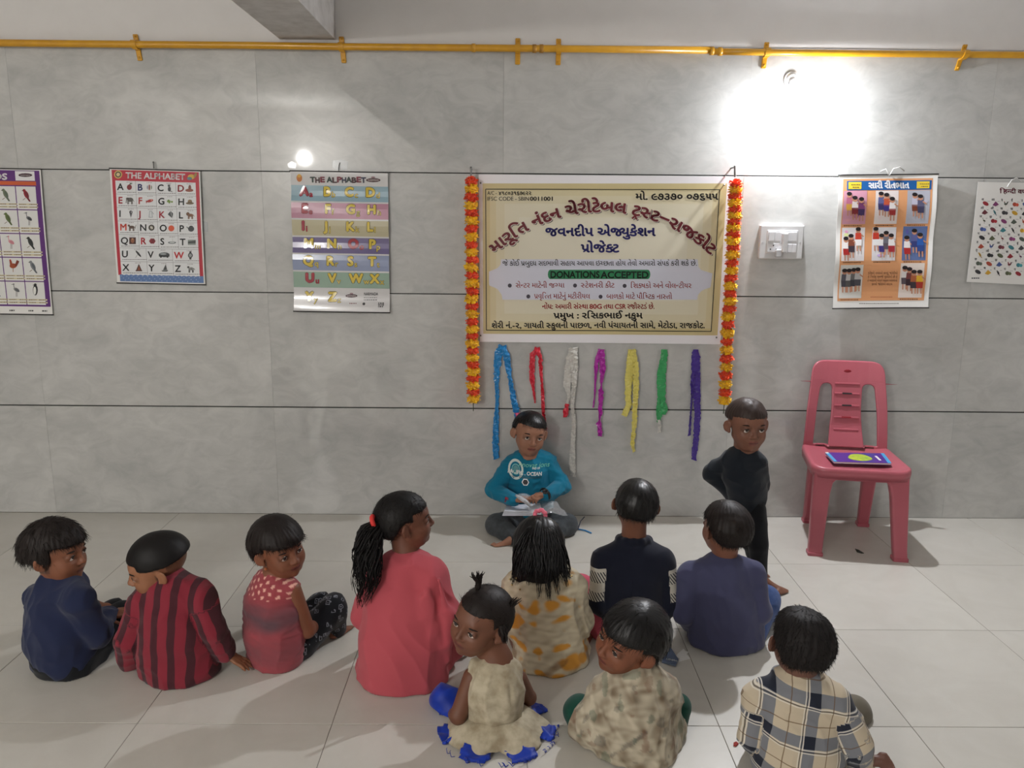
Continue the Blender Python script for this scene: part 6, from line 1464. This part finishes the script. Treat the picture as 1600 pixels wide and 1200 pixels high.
# 10 --- boy in slate blue
if 10 in SP:
    b, J, s = kit(1127, 1028, .12); Rb = rotm(-5); lab = 'boy in a plain slate blue long-sleeved shirt, seen from behind'
    sp = [(1134, 988, 0, 57), (1131, 952, 0, 49), (1128, 925, .01, 44), (1128, 908, .02, 38)]
    aL = [(1077, 905, .0, 16.5), (1070, 957, -.02, 15.5), (1092, 985, .14, 13)]; aR = [(1178, 904, .0, 16.5), (1187, 955, -.02, 15.5), (1170, 980, .16, 13)]
    lL = [(1108, 1003, .04, 32), (1082, 975, .26, 21), (1130, 990, .36, 16)]; lR = [(1160, 1003, .04, 32), (1196, 938, .16, 20), (1202, 975, .2, 15)]
    arms = limb(J, s, aL, -.008)+limb(J, s, aR, -.008)+hand(J(1092, 985, .14), (.5, .7, 0), (0, 0, -1), .12)+hand(J(1170, 980, .16), (-.5, .7, 0), (0, 0, -1), .12)
    legs = limb(J, s, lL, -.01)+limb(J, s, lR, -.01)+foot(J(1202, 977, .2), (.2, .9, -.1), .15)
    M_sl = cloth_mat('slate_blue_cotton', (72, 74, 104), mott=(9, .35, (62, 62, 90))); M_jn = cloth_mat('blue_denim', (62, 84, 134), mott=(60, .5, (84, 106, 156)))
    sh = trunk(J, s, Rb, sp, .005)+limb(J, s, [(1078, 899, .0, 18), (1129, 892, .02, 21), (1176, 897, .0, 18)], .003, .045)+limb(J, s, aL, .005)+limb(J, s, aR, .005)
    tr = trunk(J, s, Rb, [(1134, 1004, 0, 55), (1134, 992, 0, 55)], .0)+limb(J, s, lL, .004, .03)+limb(J, s, lR, .004, .03)
    person(lab, b, trunk(J, s, Rb, sp, -.014), (J(1132, 825, .03), rotm(-24, 0, 0), .19), arms, legs, (126, 82, 64), [
        dict(name='shirt', prims=sh, mat=M_sl, folds=[(.0035, 24, (1, 1, 1.1), 26), (.0015, 60, (1, 1, 1.1), 27)]), dict(name='trousers', prims=tr, mat=M_jn, folds=[(.003, 34, (1, 1, 1), 28)])], J(1130, 878, .03),
        hairdo(zf=.2, puff=.045, nape=-.24, ear=.0, tips=700, tipL=.014, seed=20, side_y=.07, m=M_hairb, rough=.004, lift=.2))

# 11 --- child with the bowl cut
if 11 in SP:
    b, J, s = kit(988, 1212, .13); Rb = rotm(-10); lab = 'child with a bowl cut, stained cream frock and green trousers, face turned to the left'
    head_gaze[lab] = (-.22, -.02)
    sp = [(992, 1175, 0, 66), (990, 1140, 0, 56), (992, 1098, .01, 52), (997, 1076, .02, 42)]
    aL = [(948, 1088, .02, 22), (925, 1135, .02, 24), (930, 1150, .14, 15)]; aR = [(1038, 1084, .03, 17), (1050, 1130, .06, 16), (1040, 1150, .18, 12)]
    lL = [(955, 1185, .05, 36), (906, 1112, .1, 21), (911, 1152, .12, 17)]; lR = [(1025, 1180, .05, 36), (1057, 1106, .1, 19), (1058, 1150, .12, 16)]
    arms = limb(J, s, aL, -.014)+limb(J, s, aR, -.008)+hand(J(930, 1150, .14), (.4, .8, 0), (0, 0, -1), .11)+hand(J(1040, 1150, .18), (-.4, .8, 0), (0, 0, -1), .11)
    legs = limb(J, s, lL, -.01)+limb(J, s, lR, -.01)+foot(J(905, 1160, .12), (-.5, .6, -.1), .14)+foot(J(1058, 1155, .12), (.4, .6, -.1), .14)
    def c11(P):
        n = snoise(P*_v([1.3, 1, .8]), 75, 31); n2 = snoise(P, 170, 32); n3 = snoise(P, 85, 33); n4 = snoise(P, 80, 35)
        c = mixc(s2l((196, 186, 164)), s2l((112, 94, 72)), .36+.55*n+.45*n2)
        for m, cl in ((n3 > .5, (58, 62, 66)), (n4 > .55, (40, 88, 74)), (n4 < -.55, (118, 72, 50))): c[m] = c[m]*.62+_v(s2l(cl))*.38
        return c
    M_11 = mat('stained_print_cotton', attr='Col', rough=.85, bump=(400, .3, .001), sheen=.1); M_gr = cloth_mat('bottle_green_cotton', (22, 70, 58))
    dr = trunk(J, s, Rb, sp, .006, sqf=1.15)+limb(J, s, [(952, 1080, .02, 21), (997, 1066, .02, 22), (1036, 1076, .03, 15)], .004, .04)+limb(J, s, aL, .008, .03)+limb(J, s, aR, .004, .03)
    dr += [ell(J(992, 1195, .03), (76*s, .16, 36*s), Rb, .05)]
    dr += [cap(J(1021, 1052, -.045), J(1027, 1096, -.085), .013, .008, .004, '-')]
    tr = limb(J, s, lL, .003, .03)+limb(J, s, lR, .003, .03)+trunk(J, s, Rb, [(992, 1190, 0, 60), (992, 1178, 0, 60)], 0.)
    root, base = person(lab, b, trunk(J, s, Rb, sp, -.012), (J(983, 998, .03), rotm(-122, 2, -20), .212), arms, legs, (128, 78, 56), [
        dict(name='frock', prims=dr, mat=M_11, col=c11, folds=[(.008, 26, (1.5, 1, .8), 34), (.003, 60, (1.4, 1, .7), 35)]), dict(name='trousers', prims=tr, mat=M_gr, folds=[(.003, 34, (1, 1, 1), 36)])], J(1003, 1056, .02),
        hairdo(zf=.16, puff=.055, nape=-.26, ear=.0, tips=500, tipL=.03, seed=21, side_y=.09, m=M_hairs, rough=.003, slope=-.1, ears=True))

# 12 --- boy in the plaid shirt
if 12 in SP:
    b, J, s = kit(1250, 1252, .13); Rb = rotm(6, 0, 8); lab = 'boy in a cream, grey and navy plaid shirt at the lower right, seen from behind'
    sp = [(1248, 1215, 0, 70), (1247, 1170, 0, 60), (1246, 1124, .01, 53), (1248, 1100, .02, 45)]
    aL = [(1186, 1090, .03, 20), (1176, 1150, .02, 18), (1196, 1185, .18, 14)]; aR = [(1308, 1102, -.02, 22), (1336, 1165, -.04, 21), (1344, 1220, .06, 18)]
    lL = [(1215, 1210, .08, 40), (1195, 1190, .3, 24), (1260, 1200, .4, 18)]; lR = [(1285, 1210, .08, 40), (1334, 1115, .26, 24), (1345, 1178, .2, 17)]
    arms = limb(J, s, aL, -.008)+limb(J, s, aR, -.008)+hand(J(1196, 1185, .18), (.3, .8, 0), (0, 0, -1), .12)+hand(J(1345, 1226, .06), (.1, .3, -.9), (-1, 0, 0), .12)
    legs = limb(J, s, lL, -.012)+limb(J, s, lR, -.01)+foot(J(1338, 1188, -.0), (1, -.25, .12), .12, up=(0, .7, -.6))
    M_pl = cloth_mat('plaid_cotton', (206, 194, 172), weave=500)
    def b12(nt, x, z):
        P_ = .115; cr, gy, nv = (204, 190, 166), (128, 130, 136), (38, 42, 56)
        vx = band(nt, x, P_, .040, .032); vz = band(nt, z, P_*.98, .015, .032)
        f = M_(nt, 'ADD', vx, vz); c = MX(nt, M_(nt, 'MINIMUM', f, 1.), cr, gy); c = MX(nt, M_(nt, 'GREATER_THAN', f, 1.5), c, nv)
        for ax_, o in ((x, .058), (x, .066), (z, .034), (z, .042)):
            c = MX(nt, M_(nt, 'MULTIPLY', band(nt, ax_, P_ if ax_ is x else P_*.98, o, .0028), .9), c, (226, 220, 208))
        for ax_, o in ((x, .062), (z, .038)): c = MX(nt, M_(nt, 'MULTIPLY', band(nt, ax_, P_ if ax_ is x else P_*.98, o, .003), .8), c, (52, 52, 60))
        for ax_, o in ((x, -.012), (z, -.028)): c = MX(nt, M_(nt, 'MULTIPLY', band(nt, ax_, P_ if ax_ is x else P_*.98, o, .0028), .75), c, (110, 84, 58))
        return c
    attr_tex(M_pl, b12)
    sh = trunk(J, s, Rb, sp, .005, sqf=1.18)+limb(J, s, [(1190, 1084, .03, 21), (1248, 1074, .02, 25), (1304, 1094, -.02, 23)], .003, .05)+limb(J, s, aL, .007)+limb(J, s, aR, .006)
    sh += chain(ringtube(J(1251, 1057, .04), (.15, .4, 1), .066, .058, .01, m=14), [.014]*14, .006)
    M_gy = cloth_mat('olive_grey_cotton', (118, 112, 98)); tr = trunk(J, s, Rb, [(1250, 1222, 0, 66), (1250, 1210, 0, 66)], .0)+limb(J, s, lL, .003, .03)+limb(J, s, lR, .003, .03)
    person(lab, b, trunk(J, s, Rb, sp, -.014), (J(1251, 1004, .04), rotm(3, -4, 3), .198), arms, legs, (110, 76, 64), [
        dict(name='shirt', prims=sh, mat=M_pl, q=axes_q(b, Rb, J, [aL, aR], s), folds=[(.004, 22, (1, 1, 1), 37), (.002, 55, (1, 1, 1), 38)]), dict(name='trousers', prims=tr, mat=M_gy, folds=[(.003, 34, (1, 1, 1), 39)])], J(1250, 1064, .03),
        hairdo(zf=.2, puff=.015, nape=-.22, ear=.05, tips=1300, tipL=.014, seed=22, side_y=.06, m=hair_mat('dusty_black_hair', (26, 22, 22), .65), rough=.006, lift=.8, curl=.12))

# ------------------------------------------------------------------ bits on the floor
def bit(name, pts, th, m, label, cat, wob=0.):
    c = sum(FL(*p) for p in pts)/len(pts); V = []; n = len(pts)
    for z in (0.0006, th):
        for i, p_ in enumerate(pts): q = FL(*p_)-c; V.append((q[0], q[1], z+wob*(i % 2)))
    return tag(link(name, mesh(name, V, [tuple(range(n)), tuple(range(2*n-1, n-1, -1))]+[(i, i+n, (i+1) % n+n, (i+1) % n) for i in range(n)]), None, (c[0], c[1], 0), m), label, cat)
M_pkt = mat('blue_grey_packet', (92, 106, 132), .25, coat=.4, bump=(60, .8, .01))
pk = bit('snack_packet', [(1038, 1016), (1046, 1013), (1060, 1033), (1056, 1043), (1034, 1036)], .008, M_pkt, 'blue-grey foil packet with white lettering on the floor behind the slate blue shirt', 'packet', .003)
b0 = np.array(pk.location); pol, _ = tpolys('LEHAR', FL(1040, 1034)+_v([0, 0, .05]), _v([.9, -.43, 0]), _v([.43, .9, 0]), .014, (215, 218, 222), .05)
decal('packet_lettering', pk, pk, b0, M_print, pol, .0008, (0, 0, -1))
bit('paper_scrap', [(1059, 1022), (1064, 1018), (1068, 1014), (1071, 1018), (1076, 1019), (1073, 1023), (1079, 1030), (1070, 1032), (1060, 1035), (1062, 1029), (1056, 1026)], .002, M_paper, 'torn white paper scrap on the floor beside the foil packet', 'paper')
bit('leaf_scrap', [(1336, 858), (1342, 860), (1350, 865), (1346, 865), (1339, 863)], .003, mat('dark_scrap', (58, 62, 56), .8), 'small dark scrap on the floor under the plastic chair', 'scrap')
bit('leaf_scrap', [(1146, 1162), (1150, 1160), (1154, 1163), (1150, 1167), (1146, 1166)], .004, mat('red_scrap', (150, 40, 30), .8), 'tiny red scrap on the floor left of the plaid shirt', 'scrap')
def strandbit(pts, m, label, r=.0035):
    V, F = tube([FL(x, y)+_v([0, 0, z]) for x, y, z in pts], r, 6); c = FL(pts[0][0], pts[0][1]); tag(link('ribbon_scrap', mesh('ribbon_scrap', [v-c for v in V], F), None, c, m, True), label, 'ribbon')
strandbit([(899, 827, .004), (907, 829, .006), (915, 830, .004), (924, 834, .004)], S_blue, 'blue strip of ribbon on the floor right of the boy in teal')
strandbit([(903, 829, .009), (907, 820, .02), (913, 816, .03)], mat('dark_blue_thread', (30, 40, 70), .5), 'curled dark ribbon end standing up beside the blue strip', .0028)
